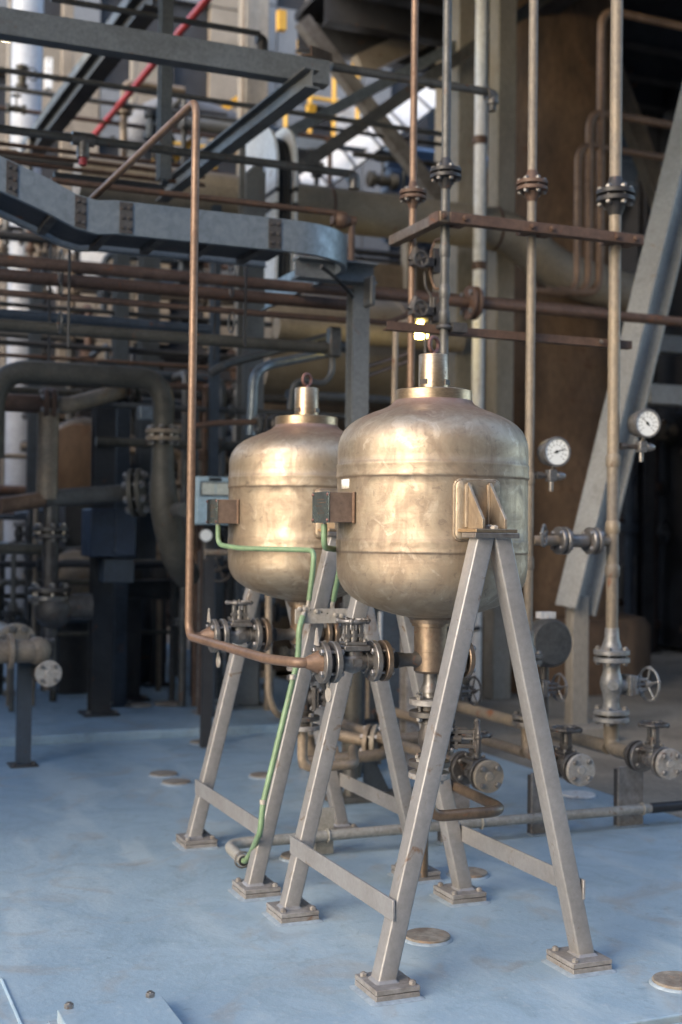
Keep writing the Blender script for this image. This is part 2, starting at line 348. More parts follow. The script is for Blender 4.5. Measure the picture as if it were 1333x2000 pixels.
def gate_valve(name, label, M, R, L, wr, m, wm=None, group=None, wh=1.95, ends=(1, 1), blind=None, mate=(None, None), nb=4):
    """M: local x = flow, z = stem. R flange radius, L half face-to-face, wr wheel radius, wh wheel height / R"""
    M = M.copy(); o = M.to_translation(); X = (M.to_3x3() @ V((1, 0, 0))).normalized(); Z = (M.to_3x3() @ V((0, 0, 1))).normalized(); Y = Z.cross(X)
    R3 = Matrix((X, Y, Z)).transposed()
    P = lambda a, b, c: o+X*a+Y*b+Z*c
    T = thing(name, label, 'valve', o, group); t = R*.28; gap = R*.28
    n = 14; prof = []
    for i in range(n+1):
        e = -1+2*i/n; prof.append((R*(.38+.20*math.exp(-(e/.45)**2)), e*(L-t*.5)))
    b = MB().lathe(prof, o, X, 22).lathe([(R*.50, 0), (R*.48, R*.55)], o, Z, 18).box(P(0, -R*.56, -R*.02), (R*.42, R*.12, R*.36), R3)
    body = part(T, 'body', b, m)
    part(T, 'bonnet', MB().box(P(0, 0, R*.66), (R*1.35, R*1.15, R*.26), R3), m, R*.05); part(T, 'bonnet', MB().box(P(0, 0, R*.87), (R*1.1, R*.9, R*.18), R3), m, R*.05)
    for sx in (-1, 1):
        for sy in (-1, 1): bolt(T, P(sx*R*.48, sy*R*.36, R*.96), Z, R*.11, R*.11)
    top = wh*R
    for sx in (-1, 1): part(T, 'yoke', MB().box(P(sx*R*.34, 0, (R*.95+top*.95)/2), (R*.2, R*.34, top*.95-R*.95), R3), m, R*.03)
    part(T, 'gland', MB().box(P(0, 0, R*1.25), (R*1.0, R*.36, R*.16), R3).cyl(P(0, 0, R*.95), P(0, 0, R*1.5), R*.22, 12), m)
    part(T, 'yoke', MB().box(P(0, 0, top*.95), (R*.9, R*.42, R*.18), R3), m, R*.03)
    part(T, 'stem', MB().cyl(P(0, 0, R*.9), P(0, 0, top*1.08), R*.08, 10), bolt_m)
    handwheel(T, P(0, 0, top), Z, wr, wm or m, 5)
    for k, s in enumerate((-1, 1)):
        if ends[k]:
            part(T, 'flange', MB().disc(P(s*L, 0, 0), X, R, t, 28).lathe([(R*.55, -R*.3), (R*.42, 0)], P(s*(L-t/2), 0, 0), X*s, 20), m)
            c = P(s*(L+t/2+gap/2), 0, 0); part(T, 'gasket', MB().disc(c, X, R*.6, gap, 18), dark_m)
            if mate[k]:
                mc = P(s*(L+t+gap), 0, 0); mf = part(T, 'flange', MB().disc(mc, X, R, t, 28), mate[k])
                if blind == s: part(mf, 'raised_centre', MB().lathe([(R*.30, 0), (R*.24, R*.05)], mc+X*s*t*.5, X*s, 18), mate[k])
            for i in range(nb):
                a = math.pi/nb+2*math.pi*i/nb; e = Y*math.cos(a)+Z*math.sin(a)
                bolt(T, P(s*(L+t*1.5+gap), 0, 0)+e*R*.72, X*s, R*.165, R*.17, bolt_m, back=gap+2*t)
    return T
def fr(o, X, Z):
    X, Z = V(X).normalized(), V(Z).normalized(); Y = Z.cross(X); M = Matrix((X, Y, Z)).transposed().to_4x4(); M.translation = V(o); return M

# ================================================================== SETTING
solo('ground', None, None, MB().add([(-400, -400, -.05), (400, -400, -.05), (400, 400, -.05), (-400, 400, -.05)], [(0, 1, 2, 3)]), grass_ground_m, kind='structure')
DX = 1.88
solo('deck', None, None, MB().bx(-9, DX, -.80, 4.13, -.3, 0), deck_m, kind='structure', bevel=.006)
solo('deck_front_slab', None, None, MB().bx(-9, 9, -9, -.835, -.3, -.004), deck_m, kind='structure', bevel=.006)
solo('deck_edge_strip', None, None, MB().bx(DX+.004, DX+.03, -.80, 4.1, -.3, -.012), darkbeam_m, kind='structure')
solo('back_plinth', None, None, MB().bx(-9, 1.9, 4.134, 12, -.3, .055), deck_m, kind='structure', bevel=.012)
gx = H(20, 1950, z=0).x
solo('deck_joint', None, None, MB().tube([(gx, -.795, -.001), (gx, .1, -.001)], .006, seg=8), deck_m, kind='structure')

# round capped holes in the deck
caps = [(835, 1830, 'stained round floor cap behind the foot of the nearest stand leg'), (915, 1706, 'pale round floor cap behind the back foot of the near stand'),
        (585, 1673, 'round floor cap half hidden behind the tall leg of the near stand'), (1325, 1918, 'round floor cap cut by the right picture edge'),
        (320, 1512, 'farther of two caps side by side left of the far stand'), (345, 1528, 'nearer of two caps side by side left of the far stand'),
        (515, 1515, 'floor cap between the left legs of the far stand'), (395, 1450, 'floor cap close to the kerb of the back plinth'),
        (1130, 1553, 'white floor cap beside the right deck edge')]
for u, v, lb in caps:
    c = H(u, v, z=.006); r = .073 if u != 1130 else .085
    T = thing('access_cover', lb, 'floor cap', (c.x, c.y, 0), 'round caps set in the blue deck')
    part(T, 'rim', MB().lathe([(r*1.12, 0.0005), (r*1.06, .006), (r, .0075), (r, .0005)], (c.x, c.y, 0), (0, 0, 1), 40), fillet_m)
    part(T, 'cap', MB().lathe([(r*.995, .001), (r*.995, .012), (r*.96, .0145), (r*.5, .0150), (.001, .0150)], (c.x, c.y, 0), (0, 0, 1), 40), cap_m if u != 1130 else white_m)
for u, v, lb in ((165, 1318, 'first brownish cap on the plinth left of the wide skid column'), (270, 1378, 'brownish cap at the foot of the wide skid column'), (328, 1375, 'paler low cap right of the wide skid column'), (185, 1325, 'low cap touching the first one left of the wide skid column')):
    c = H(u, v, z=.06); T = solo('access_cover', lb, 'floor cap', MB().lathe([(.10, 0), (.10, .012), (.09, .018)], (c.x, c.y, .0555), (0, 0, 1), 28), cap_m, 'caps on the back plinth')
# bolted plate, bottom left
T = thing('bolted_plate', 'raised blue painted plate with hex bolts at the bottom edge', 'plate', (-1.05, -.4, 0))
pc = H(112, 1972, z=.035); pr = H(312, 1938, z=.035)
part(T, 'plate', MB().bx(pc.x, pr.x, pc.y-.5, pc.y, .002, .035), deck_m, .003)
part(T, 'grout', MB().bx(pc.x-.02, pr.x+.012, pc.y-.5, pc.y+.012, .0005, .004), fillet_m)
for u, v in ((135, 1968), (294, 1946)):
    q = H(u, v, z=.036); bolt(T, (q.x, q.y, .035), (0, 0, 1), .0125, .012, bolt_m)

# ================================================================== STANDS
A, B, W = .352, .404, .056
def rr(x0, x1, y0, y1, z, r=.006):
    out = []
    for cx, cy, a0 in ((x1-r, y1-r, 0), (x0+r, y1-r, 90), (x0+r, y0+r, 180), (x1-r, y0+r, 270)):
        for k in range(4):
            a = math.radians(a0+30*k); out.append(V((cx+r*math.cos(a), cy+r*math.sin(a), z)))
    return out
def make_stand():
    T = thing('vessel_stand', 'nearer warm grey trestle stand whose legs reach lowest in view', 'stand', (0, 0, 0), 'steel trestle stands under the vessels')
    for sx in (-1, 1):
        for sy in (-1, 1):
            x0, x1 = ((-A, -A+W) if sx < 0 else (A-W, A)); t0, t1 = ((-W, -.0005) if sx < 0 else (.0005, W)); y0, y1 = ((-B, -B+W) if sy < 0 else (B-W, B))
            part(T, 'leg', MB().loft([rr(x0, x1, y0, y1, .036), rr(t0, t1, y0, y1, 1.2635)]), stand_m, ang=50)
            cx = (x0+x1)/2-sx*.012; cy = (y0+y1)/2
            part(T, 'base_plate', MB().bx(cx-.066, cx+.066, cy-.075, cy+.075, .0215, .0355), plate_m, .0015)
            part(T, 'packing_plate', MB().bx(cx-.066, cx+.066, cy-.074, cy+.075, .001, .0195), plate_m, .0015)
            part(T, 'grout', MB().loft([rr(cx-.084, cx+.082, cy-.092, cy+.09, .0005, .02), rr(cx-.068, cx+.068, cy-.077, cy+.077, .006, .01)]), fillet_m)
            part(T, 'weld', MB().loft([rr(x0-.007, x1+.007, y0-.007, y1+.007, .0356, .008), rr(x0+.001, x1, y0, y1, .043, .006)], cap=False), stand_m)
            for ox, oy in ((-.047*sx, .055), (.05*sx, -.05*sy), (.05*-sx, -.058)): bolt(T, (cx+ox, cy+oy, .0355), (0, 0, 1), .0105, .010, plate_m)
        fx = -A+(.235-.036)/1.2275*(A-W); bb = MB()
        if sx < 0: bb.bx(fx-.0085, fx-.001, -B-.004, B+.004, .204, .262)
        else: bb.bx(-fx+.001, -fx+.0085, -B-.004, B+.004, .204, .262)
        part(T, 'brace', bb, stand_m, .0015)
    for sy in (-1, 1):
        yc = sy*(B-.026)
        part(T, 'top_plate', MB().bx(-.072, .072, yc-.042, yc+.042, 1.264, 1.2785), steel_m, .0015)
    return T
stand = make_stand()
OFF = V((-.022, 1.0586, 0))
s2 = copy_tree(stand, OFF); s2['label'] = 'farther warm grey trestle stand behind, under the smaller looking vessel'

# ================================================================== VESSELS
def make_vessel():
    T = thing('pressure_vessel', 'nearer bronze toned steel vessel standing in front of the other', 'vessel', (0, 0, 0), 'domed steel vessels on stands')
    prof = [(.02, 1.008), (.08, 1.014), (.125, 1.0225), (.166, 1.035), (.205, 1.0485), (.2326, 1.0620), (.256, 1.0775), (.275, 1.0955), (.288, 1.116), (.296, 1.138), (.2995, 1.165), (.300, 1.19), (.300, 1.2125)]
    prof += [(.3006, 1.2150), (.3022, 1.2165), (.3026, 1.222), (.3014, 1.227), (.3018, 1.234), (.3012, 1.242), (.3022, 1.249), (.3012, 1.254), (.300, 1.2565), (.300, 1.30), (.300, 1.36), (.300, 1.42), (.300, 1.4425)]
    prof += [(.3008, 1.4445), (.3026, 1.447), (.3030, 1.453), (.3016, 1.459), (.3022, 1.466), (.3012, 1.474), (.3026, 1.481), (.3022, 1.488), (.300, 1.4915), (.300, 1.515), (.2998, 1.54), (.297, 1.56), (.291, 1.578), (.281, 1.5965), (.266, 1.613), (.246, 1.628), (.222, 1.641), (.196, 1.652), (.168, 1.6625), (.147, 1.672), (.132, 1.681), (.1245, 1.690), (.1225, 1.6935)]
    seg = 128; b = MB(); rings = []; rnd = random.Random(3)
    for r, z in prof:
        weld = (1.2165 <= z <= 1.254) or (1.4445 <= z <= 1.49); ring = []
        ph = rnd.random()*6
        for i in range(seg):
            t = 2*math.pi*i/seg; j = (rnd.uniform(-.0007, .0007)+.0005*math.sin(t*19+ph) if weld else 0); dz = (rnd.uniform(-.0012, .0012) if weld else 0)
            ring.append(V(((r+j)*math.cos(t), (r+j)*math.sin(t), z+dz)))
        rings.append(ring)
    part(T, 'shell', b.loft(rings), vessel_m, ang=60)
    part(T, 'neck_flange', MB().lathe([(.1205, 1.689), (.1225, 1.6915), (.1225, 1.7235), (.120, 1.726), (.02, 1.7265)], (0, 0, 0), (0, 0, 1), 64), brass_m)
    pl = MB().lathe([(.040, 1.722), (.040, 1.7275), (.0475, 1.728), (.0475, 1.838), (.0462, 1.840), (.01, 1.8405)], (0, 0, 0), (0, 0, 1), 48)
    plug = part(T, 'neck_plug', pl, brass_m)
    part(plug, 'spanner_flat', MB().box((.0455*math.cos(-.9), .0455*math.sin(-.9), 1.752), (.008, .03, .016), Matrix.Rotation(-.9, 3, 'Z')), dark_m)
    part(plug, 'spanner_flat', MB().box((.046*math.cos(-2.75), .046*math.sin(-2.75), 1.752), (.005, .03, .016), Matrix.Rotation(-2.75, 3, 'Z')), dark_m)
    q = math.radians(26)
    part(T, 'lifting_eye', MB().torus((0, 0, 1.873), (math.sin(q), -math.cos(q), 0), .0235, .0065, 32, 10).lathe([(.012, 1.8405), (.009, 1.852)], (0, 0, 0), (0, 0, 1), 14), eye_m)
    bolt(T, (.075, .005, 1.722), (0, 0, 1), .0125, .011, brass_m)
    bolt(T, (-.06, .06, 1.722), (0, 0, 1), .0125, .011, brass_m)
    # support lugs front and back
    for sy in (-1, 1):
        pts_out = []; b = MB(); R0 = .3005; n = 14; hw = .072; z0, z1 = 1.258, 1.432; rc = .018; ringo, ringi = [], []
        def wrap(xx, zz, rad):
            t = xx/R0; return V((rad*math.sin(t), sy*rad*math.cos(t), zz))
        outl = []
        for cx, cz, a0 in ((hw-rc, z1-rc, 0), (-hw+rc, z1-rc, 90), (-hw+rc, z0+rc, 180), (hw-rc, z0+rc, 270)):
            for k in range(5): a = math.radians(a0+22.5*k); outl.append((cx+rc*math.cos(a), cz+rc*math.sin(a)))
        rings = [[wrap(a, c, R0-.004) for a, c in outl], [wrap(a, c, R0+.008) for a, c in outl], [wrap(a*.95, (c-1.345)*.975+1.345, R0+.0105) for a, c in outl]]
        for fct in (.66, .33): rings.append([wrap(a*fct, (c-1.345)*fct+1.345, R0+.0105) for a, c in outl])
        part(T, 'lug_pad', MB().loft(rings), vessel_m)
        bead = [wrap(a*1.03, (c-1.345)*1.02+1.345, R0+.002) for a, c in outl]
        wb = MB()
        for k in range(len(bead)):
            wb.tube([bead[k], bead[(k+1) % len(bead)]], .0048, seg=8)
        part(T, 'weld', wb, vessel_m)
        for gxx in (-.0365, .0365):
            yb = -.302; ys = [(-.303, 1.423), (-.309, 1.426), (-.402, 1.318), (-.402, 1.2905), (-.303, 1.2905)]; t = .0045
            g = MB().loft([[V((gxx+s*t, -sy*y, z)) for y, z in ys] for s in (-1, 1)])
            part(T, 'gusset', g, vessel_m, .001)
            part(T, 'weld', MB().tube([(gxx-t-.002, -sy*-.311, 1.295), (gxx-t-.002, -sy*-.311, 1.42)], .0055, seg=8), vessel_m); part(T, 'weld', MB().tube([(gxx+t+.002, -sy*-.311, 1.295), (gxx+t+.002, -sy*-.311, 1.42)], .0045, seg=8), vessel_m)
        yc = sy*(B-.026)
        part(T, 'lug_plate', MB().bx(-.068, .068, min(sy*.297, sy*.415), max(sy*.297, sy*.415), 1.2795, 1.290), brass_m, .0015)
        bolt(T, (.004, sy*.362, 1.290), (0, 0, 1), .013, .011, bus_m); bolt(T, (.004, sy*.392, 1.290), (0, 0, 1), .0125, .009, bus_m)
    # nameplate box on the left
    x0 = -.376
    box = part(T, 'nameplate_box', MB().bx(x0, -.2945, -.066, .066, 1.306, 1.396), brownbox_m, .001)
    part(box, 'weld', MB().tube([(-.2985, -.069, 1.304), (-.2985, -.069, 1.398)], .0042, seg=8), copper_m)
    npl = part(T, 'nameplate', MB().bx(x0-.0035, x0-.0005, -.068, .068, 1.304, 1.398), nameplate_m, .0008)
    mk = MB()
    for zz, ya, yb in ((1.373, -.03, .03), (1.364, -.045, .02), (1.354, -.01, .04), (1.340, -.015, .005), (1.332, -.03, .02)):
        yy = ya
        while yy < yb: mk.bx(x0-.0039, x0-.0035, yy, yy+.006, zz, zz+.0028); yy += .0105
    part(npl, 'stamped_text', mk, copper_m)
    for yy in (-.06, .06):
        for zz in (1.312, 1.390): part(npl, 'rivet', MB().sphere((x0-.004, yy, zz), .0052, 10), eye_m)
    # outlet
    part(T, 'outlet_collar', MB().lathe([(.085, 1.020), (.068, 1.006), (.066, .995), (.060, .9945), (.060, .985), (.053, .984)], (0, 0, 0), (0, 0, 1), 40), spool_m)
    part(T, 'outlet_pipe', MB().lathe([(.0525, .990), (.0525, .905), (.0535, .904), (.0535, .845), (.046, .838), (.01, .837)], (0, 0, 0), (0, 0, 1), 40), spool_m)
    part(T, 'branch_pipe', MB().lathe([(.030, .045), (.021, .062), (.021, .085), (.026, .12)], (0, 0, .88), (-1, 0, 0), 20), dark_m); part(T, 'branch_pipe', MB().lathe([(.030, .045), (.026, .075)], (0, 0, .88), (1, 0, 0), 20), dark_m)
    flange_pair(T, (.105, 0, .88), (1, 0, 0), .062, .018, .012, 4, spool_m, spool_m)
    part(T, 'drain_neck', MB().lathe([(.022, .84), (.022, .81), (.030, .79), (.034, .778)], (0, 0, 0), (0, 0, 1), 20), steel_m)
    return T
vessel = make_vessel()
v2 = copy_tree(vessel, OFF); v2['label'] = 'farther bronze toned steel vessel partly hidden by the near one'
# paper sticker, scrawl of wear only on the near vessel
t = math.radians(181); zc = (Zat(935, -.28, -.1)+Zat(952, -.28, -.1))/2
stq = MB(); n = 4
stq.loft([[V((.3022*math.cos(t+a), .3022*math.sin(t+a), zc+s)) for a in (-.10, -.04, .04, .10)] for s in (-.0145, .0145)], cap=False, close=False)
o = solo('paper_label', 'small white paper label stuck above the near nameplate box', 'label', stq, sticker_m)
o.modifiers.new('thickness', 'SOLIDIFY').thickness = .0006

# ================================================================== VALVES UNDER THE VESSELS
ZV = .88
def side_valve():
    T = gate_valve('gate_valve', 'small gate valve under the nearer vessel, joined to the brown pipe', fr((-.265, 0, ZV), (1, 0, 0), (0, 0, 1)), .064, .066, .047, steel_m, steel_m,
                   'gate valves on the vessel outlets', mate=(steel_m, spool_m))
    # paddle blind handle hanging from the left joint and a pointed tag above it
    xg = -.265-.066-.018
    part(T, 'paddle', MB().disc((xg, -.01, ZV-.098), (1, 0, 0), .022, .006, 24).box((xg, -.004, ZV-.07), (.005, .012, .05)), bus_m)
    tp = [(-.018, ZV+.052), (.018, ZV+.052), (.0, ZV+.105)]
    part(T, 'pointed_tag', MB().loft([[V((xg+s, y, z)) for y, z in tp] for s in (-.040, -.035)]), bus_m)
    return T
gv = side_valve(); g2 = copy_tree(gv, OFF); g2['label'] = 'small gate valve under the farther vessel, beside the upright brown pipe'
def drain_valve():
    T = gate_valve('drain_valve', 'drain gate valve hanging below the nearer vessel outlet', fr((0, 0, .632), (0, 0, -1), (.92, -.39, 0)), .066, .078, .055, dark_m, dark_m,
                   'drain valves below the vessels', mate=(plate_m, plate_m), wh=2.25)
    part(T, 'reducer', MB().lathe([(.026, .76), (.022, .80)], (0, 0, 0), (0, 0, 1), 18), steel_m)
    return T
dv = drain_valve(); d2 = copy_tree(dv, OFF); d2['label'] = 'drain gate valve hanging below the farther vessel outlet'
# bent drain pipe
zd = .385
x1 = Xat(990, 0, zd)
pp = MB().tube([(0, 0, .50), (0, 0, zd), (x1, 0, zd), (x1+.01, .62, zd+.015), (x1+.01, .62, .02)], .018, .085, 16, 10)
solo('drain_pipe', 'dark brown bent drain pipe looping right behind the near leg', 'pipe', pp, mat('dull_brown_pipe', (.15, .105, .07), (.075, .055, .04), 7, .45, .4, .2, .1))
pp = MB().tube([(-.022, 1.0586, .50), (-.022, 1.0586, .36), (.20, 1.0586, .36), (.34, 1.4, .36)], .02, .05, 16, 8)
solo('drain_pipe', 'tan bent drain pipe under the farther vessel', 'pipe', pp, tanpipe_m)

# brown pipe from the near valve past the far valve and up
cr = .0158; cxx = -.485; xe = -.265-.066-.018-.022
T = thing('brown_pipe', 'tall brown pipe rising left of both vessels and bending over the tray', 'pipe', (cxx, 1.06, ZV))
pe = H(180, 388, z=2.91)
pts = [(xe-.02, 0, ZV), (xe-.07, 0, ZV), (cxx-.01, .14, ZV), (cxx, 1.06, ZV), (cxx, 1.06, 2.91), pe]
part(T, 'pipe', MB().tube(pts, cr, .06, 18, 8), copper_m)
part(T, 'reducer', MB().lathe([(.040, 0), (.036, .012), (cr*1.05, .055)], (xe+.004, 0, ZV), (-1, 0, 0), 22), copper_m)
part(T, 'branch', MB().tube([(cxx, 1.06, ZV), (xe-.03, 1.06, ZV)], cr*.95, 0, 16).lathe([(.040, 0), (.036, .012), (cr*1.05, .05)], (xe-.02, 1.06, ZV), (-1, 0, 0), 22), copper_m)

# ---------------- earthing: bus bar and green cables
yb_ = .628
b0, b1 = H(577, 1196, y=yb_), H(681, 1210, y=yb_); zb = (b0.z+b1.z)/2
T = thing('earth_bar', 'grey drilled earth bar bolted across a leg of the far stand', 'bar', (b0.x, yb_, zb))
part(T, 'bar', MB().bx(b0.x, b1.x, yb_-.004, yb_+.004, zb-.026, zb+.026), bus_m, .001)
part(T, 'end_block', MB().bx(b1.x-.012, b1.x+.004, yb_+.0045, yb_+.05, zb-.026, zb+.026), dark_m, .001)
for u, v in ((585, 1189), (595, 1190), (618, 1194), (655, 1201), (667, 1203)):
    q = H(u, v, y=yb_-.004); bolt(T, q, (0, -1, 0), .0085, .008, bus_m)
hb = MB()
for u, v in ((606, 1192), (629, 1196), (640, 1198)):
    q = H(u, v, y=yb_-.0045); hb.disc((q.x, q.y, q.z), (0, 1, 0), .003, .0012, 10)
part(T, 'hole', hb, ink_m)
def cable(label, pts, r=.0095):
    T = thing('earth_cable', label, 'cable', pts[0], 'green earth cables')
    part(T, 'cable', MB().tube(pts, r, .035, 14, 6), green_m)
    d = (V(pts[-1])-V(pts[-2])).normalized()
    for e, k in ((V(pts[-1]), d), (V(pts[0]), (V(pts[0])-V(pts[1])).normalized())):
        part(T, 'cable_lug', MB().cyl(e-k*.005, e+k*.022, r*.78, 12).box(e+k*.032, (r*1.6, r*.5, r*2.4)), bus_m)
    return T
c0 = H(414, 1018, x=-.41)
bxz = 1.300
p_ = [(-.385, 1.03, bxz), (-.385, 1.03, Zat(1064, -.385, 1.03)), H(470, 1071, y=.90), H(600, 1074, y=.66), H(614, 1076, y=.60), H(612, 1110, y=.60), H(604, 1172, y=.618)]
cable('long green cable crossing the front of the farther vessel', p_)
p_ = [(-.358, 0.02, bxz), (-.358, 0.02, Zat(1070, -.358, 0.02)), H(668, 1074, y=.22), H(664, 1110, y=.50), H(652, 1172, y=.618)]
cable('short green cable dropping from the near nameplate box', p_)
yc = 1.085; zc = H(640, 1632, y=yc).z; xl = Xat(432, yc, zc); ce = H(478, 1688, z=zc-.01)
e0 = V((ce.x, ce.y+.01, zc)); d0 = (e0-V((xl+.02, yc, zc))).normalized()
p_ = [H(592, 1204, y=.618), H(585, 1226, y=.60), H(583, 1285, y=.60), H(548, 1430, y=.57), H(514, 1570, y=.57), H(509, 1625, y=.57), e0+d0*.075+V((.006, 0, .045)), e0+d0*.02, e0-d0*.04]
T = cable('green cable running down the leg of the far stand into the conduit', p_, .0105)
for u, v in ((572, 1322), (514, 1566)):
    q = H(u, v, y=.57); part(T, 'cable_band', MB().cyl(q-V((0, 0, .008)), q+V((0, 0, .008)), .0118, 12), bus_m)

# ---------------- conduit along the floor with saddles
T = thing('floor_conduit', 'beige conduit running low along the deck, open end near the green cable', 'conduit', (xl, yc, 0))
part(T, 'pipe', MB().tube([(4.2, yc, zc), (1.75, yc, zc), (xl+.02, yc, zc), (ce.x, ce.y+.01, zc)], .021, .09, 18, 8), conduit_m)
d = (V((ce.x, ce.y+.01, zc))-V((xl+.02, yc, zc))).normalized(); e = V((ce.x, ce.y+.01, zc))
part(T, 'open_end', MB().disc(e+d*.0005, d, .0185, .002, 18), rubber_m)
part(T, 'end_ring', MB().torus(e-d*.015, d, .0285, .0035, 26, 8), steel_m)
part(T, 'black_sleeve', MB().cyl((Xat(1270, yc, zc), yc, zc), (4.2, yc, zc), .0225, 16), rubber_m)
for u in (640, 1255, 940):
    q = Xat(u, yc, zc); part(T, 'saddle', MB().torus((q, yc, zc), (1, 0, 0), .0245, .004, 24, 8), conduit_m)
q = Xat(632, yc, zc)
solo('conduit_post', 'short grey angle post holding the conduit behind the near stand', 'post', MB().prism(AN(.075, .05, .007), (q-.02, yc+.028, .001), (q-.02, yc+.028, .185), (0, 1, 0)), conduit_m, bevel=.001)

# ================================================================== RISERS ON THE RIGHT
YR = 1.30
RX = {'d': 1.57, 'c': 1.13, 'b': .70}
flat = math.pi/6
def riser(key, x, y, r, fv, fR, foot, label, mt, mf, couplings=()):
    T = thing('riser_pipe', label, 'pipe', (x, y, foot), 'risers carrying bolted flanges')
    zf = Zat(fv, x, y); mlow = mt
    part(T, 'pipe', MB().tube([(x, y, foot), (x, y, 6.2)], r, 0, 20), mt)
    flange_pair(T, (x, y, zf), (0, 0, 1), fR, fR*.26, fR*.12, 6, mf, mf)
    for s_ in (1, -1): part(T, 'weld_neck', MB().lathe([(r*1.9, 0), (r*1.02, fR*.7)], (x, y, zf+s_*fR*.3), (0, 0, s_), 20), mf)
    for v in couplings: z = Zat(v, x, y); part(T, 'coupling', MB().lathe([(r*1.02, -.03), (r*1.22, -.02), (r*1.22, .02), (r*1.02, .03)], (x, y, z), (0, 0, 1), 20), mt)
    return T
greytan_m = mat('grey_tan_pipe', (.235, .185, .125), (.13, .115, .10), 2.2, .55, .1, .25, .15, stretch=(1, 1, .6))
riser('d', RX['d'], YR, .0275, 384, .088, .85, 'thickest riser pipe at right, above the large silver valve', greytan_m, black_flange_m, (900, 1030, 1115))
riser('c', RX['c'], YR, .0205, 364, .070, .62, 'riser pipe just right of the near vessel', greytan_m, rustpipe_m, (935, 1100))
riser('b', RX['b'], YR, .0195, 340, .068, .62, 'grey riser pipe directly behind the neck of the near vessel', greypipe_m, black_flange_m, (490, 570, 620))
xa = RX['b']; ya = H(803, 740, x=.70).y
riser('a', xa, ya, .0165, 382, .062, 1.2, 'slim coppery riser pipe left of the grey one', copper_m, rustpipe_m, ())
# clamp beam and lower rail
zcb = Zat(447, RX['c'], YR-.06)
T = thing('clamp_beam', 'brown clamp beam tying the risers together high up', 'beam', (RX['b'], YR-.06, zcb))
bh = .046
part(T, 'bar', MB().bx(RX['b']-.02, RX['d']+.10, YR-.085, YR-.04, zcb-bh/2, zcb+bh/2), rustpipe_m, .003)
yend = H(770, 470, x=RX['b']-.04).y
part(T, 'side_arm', MB().bx(RX['b']-.068, RX['b']-.022, YR-.085, yend, zcb-bh/2, zcb+bh/2), spool_m, .003)
for k, rr_ in (('b', .0195), ('c', .0205), ('d', .0275)):
    x = RX[k]; cl = part(T, 'clamp', MB().torus((x, YR, zcb), (0, 0, 1), rr_+.008, .009, 24, 8).box((x+.05, YR-.035, zcb), (.05, .09, .045)).box((x-.05, YR-.035, zcb), (.05, .09, .045)), rustpipe_m)
    bolt(T, (x+.05, YR-.086, zcb), (0, -1, 0), .012, .012, rustpipe_m); bolt(T, (x-.05, YR-.086, zcb), (0, -1, 0), .012, .012, rustpipe_m)
zl = Zat(665, RX['c'], YR+.05)
T = thing('angle_rail', 'dark rusty angle rail behind the risers at eye bolt height', 'beam', (RX['b'], YR+.05, zl))
part(T, 'rail', MB().prism(AN(.04, .036, .006), (RX['b']-.25, YR+.045, zl), (RX['d']+.13, YR+.045, zl), (0, 0, 1)), rustpipe_m)
part(T, 'clamp', MB().torus((RX['b'], YR, zl+.02), (0, 0, 1), .028, .009, 24, 8).box((RX['b']+.06, YR-.01, zl+.02), (.07, .05, .04)), dark_m)
for x in (RX['d']-.045, RX['d']+.045): bolt(T, (x, YR+.04, zl+.02), (0, -1, 0), .010, .010, bolt_m)

# gauges
def gauge(label, u, v, key, vn, ang):
    x = RX[key]; y = YR-.02; q = H(u, v, y=y); R = .064; zn = Zat(vn, x, YR); xs = Xat(u-6, y, zn)
    T = thing('pressure_gauge', label, 'gauge', (q.x, y, zn), 'dial gauges on the risers')
    ax = V((-.10, -1, 0)).normalized()
    part(T, 'case', MB().lathe([(R*.9, .045), (R*.98, .02), (R*.98, -.028), (R*1.05, -.03), (R*1.05, -.04), (R*.92, -.042), (R*.90, -.034)], q, -ax, 32, cap=False).disc(q-ax*.04, ax, R*.9, .004, 28), steel_m)
    f = q+ax*.0345; part(T, 'dial', MB().disc(f, ax, R*.9, .002, 32), dial_m)
    X_ = V((0, 0, 1)).cross(-ax).normalized() * -1; Z_ = V((0, 0, 1)); tk = MB()
    for i in range(11):
        a = math.radians(225-27*i); e = X_*math.cos(a)+Z_*math.sin(a); n_ = X_*-math.sin(a)+Z_*math.cos(a)
        w_ = .0014; p0, p1 = f+ax*.0015+e*R*.62, f+ax*.0015+e*R*.80
        tk.add([p0-n_*w_, p0+n_*w_, p1+n_*w_, p1-n_*w_], [(0, 1, 2, 3)])
        c_ = f+ax*.0015+e*R*.48; tk.add([c_-n_*.002-e*.003, c_+n_*.002-e*.003, c_+n_*.002+e*.003, c_-n_*.002+e*.003], [(0, 1, 2, 3)])
    part(T, 'scale_marks', tk, ink_m)
    a = math.radians(ang); e = X_*math.cos(a)+Z_*math.sin(a); n_ = X_*-math.sin(a)+Z_*math.cos(a); c_ = f+ax*.003
    part(T, 'needle', MB().add([c_-e*R*.25-n_*.003, c_-e*R*.25+n_*.003, c_+e*R*.7+n_*.0012, c_+e*R*.7-n_*.0012], [(0, 1, 2, 3)]).disc(c_, ax, .007, .002, 14), ink_m)
    part(T, 'stem', MB().cyl((xs+.012, y, zn), (q.x, y, q.z-R*.9), .010, 12), dark_m)
    part(T, 'nipple', MB().cyl((x, YR, zn), (xs+.07, y, zn), .011, 14).lathe([(.018, 0), (.018, .03)], (x+.03, YR-.008, zn), (1, 0, 0), 6), dark_m)
    part(T, 'needle_valve', MB().box((xs+.005, y, zn), (.038, .04, .05)).lathe([(.018, 0), (.020, .02), (.012, .045)], (xs+.03, y, zn), (1, 0, 0), 12).lathe([(.010, 0), (.010, .05)], (xs+.005, y, zn-.02), (0, 0, -1), 10), bolt_m, .002)
    return T
gauge('round pressure gauge beside the riser nearest the vessel', 1081, 883, 'c', 928, 20)
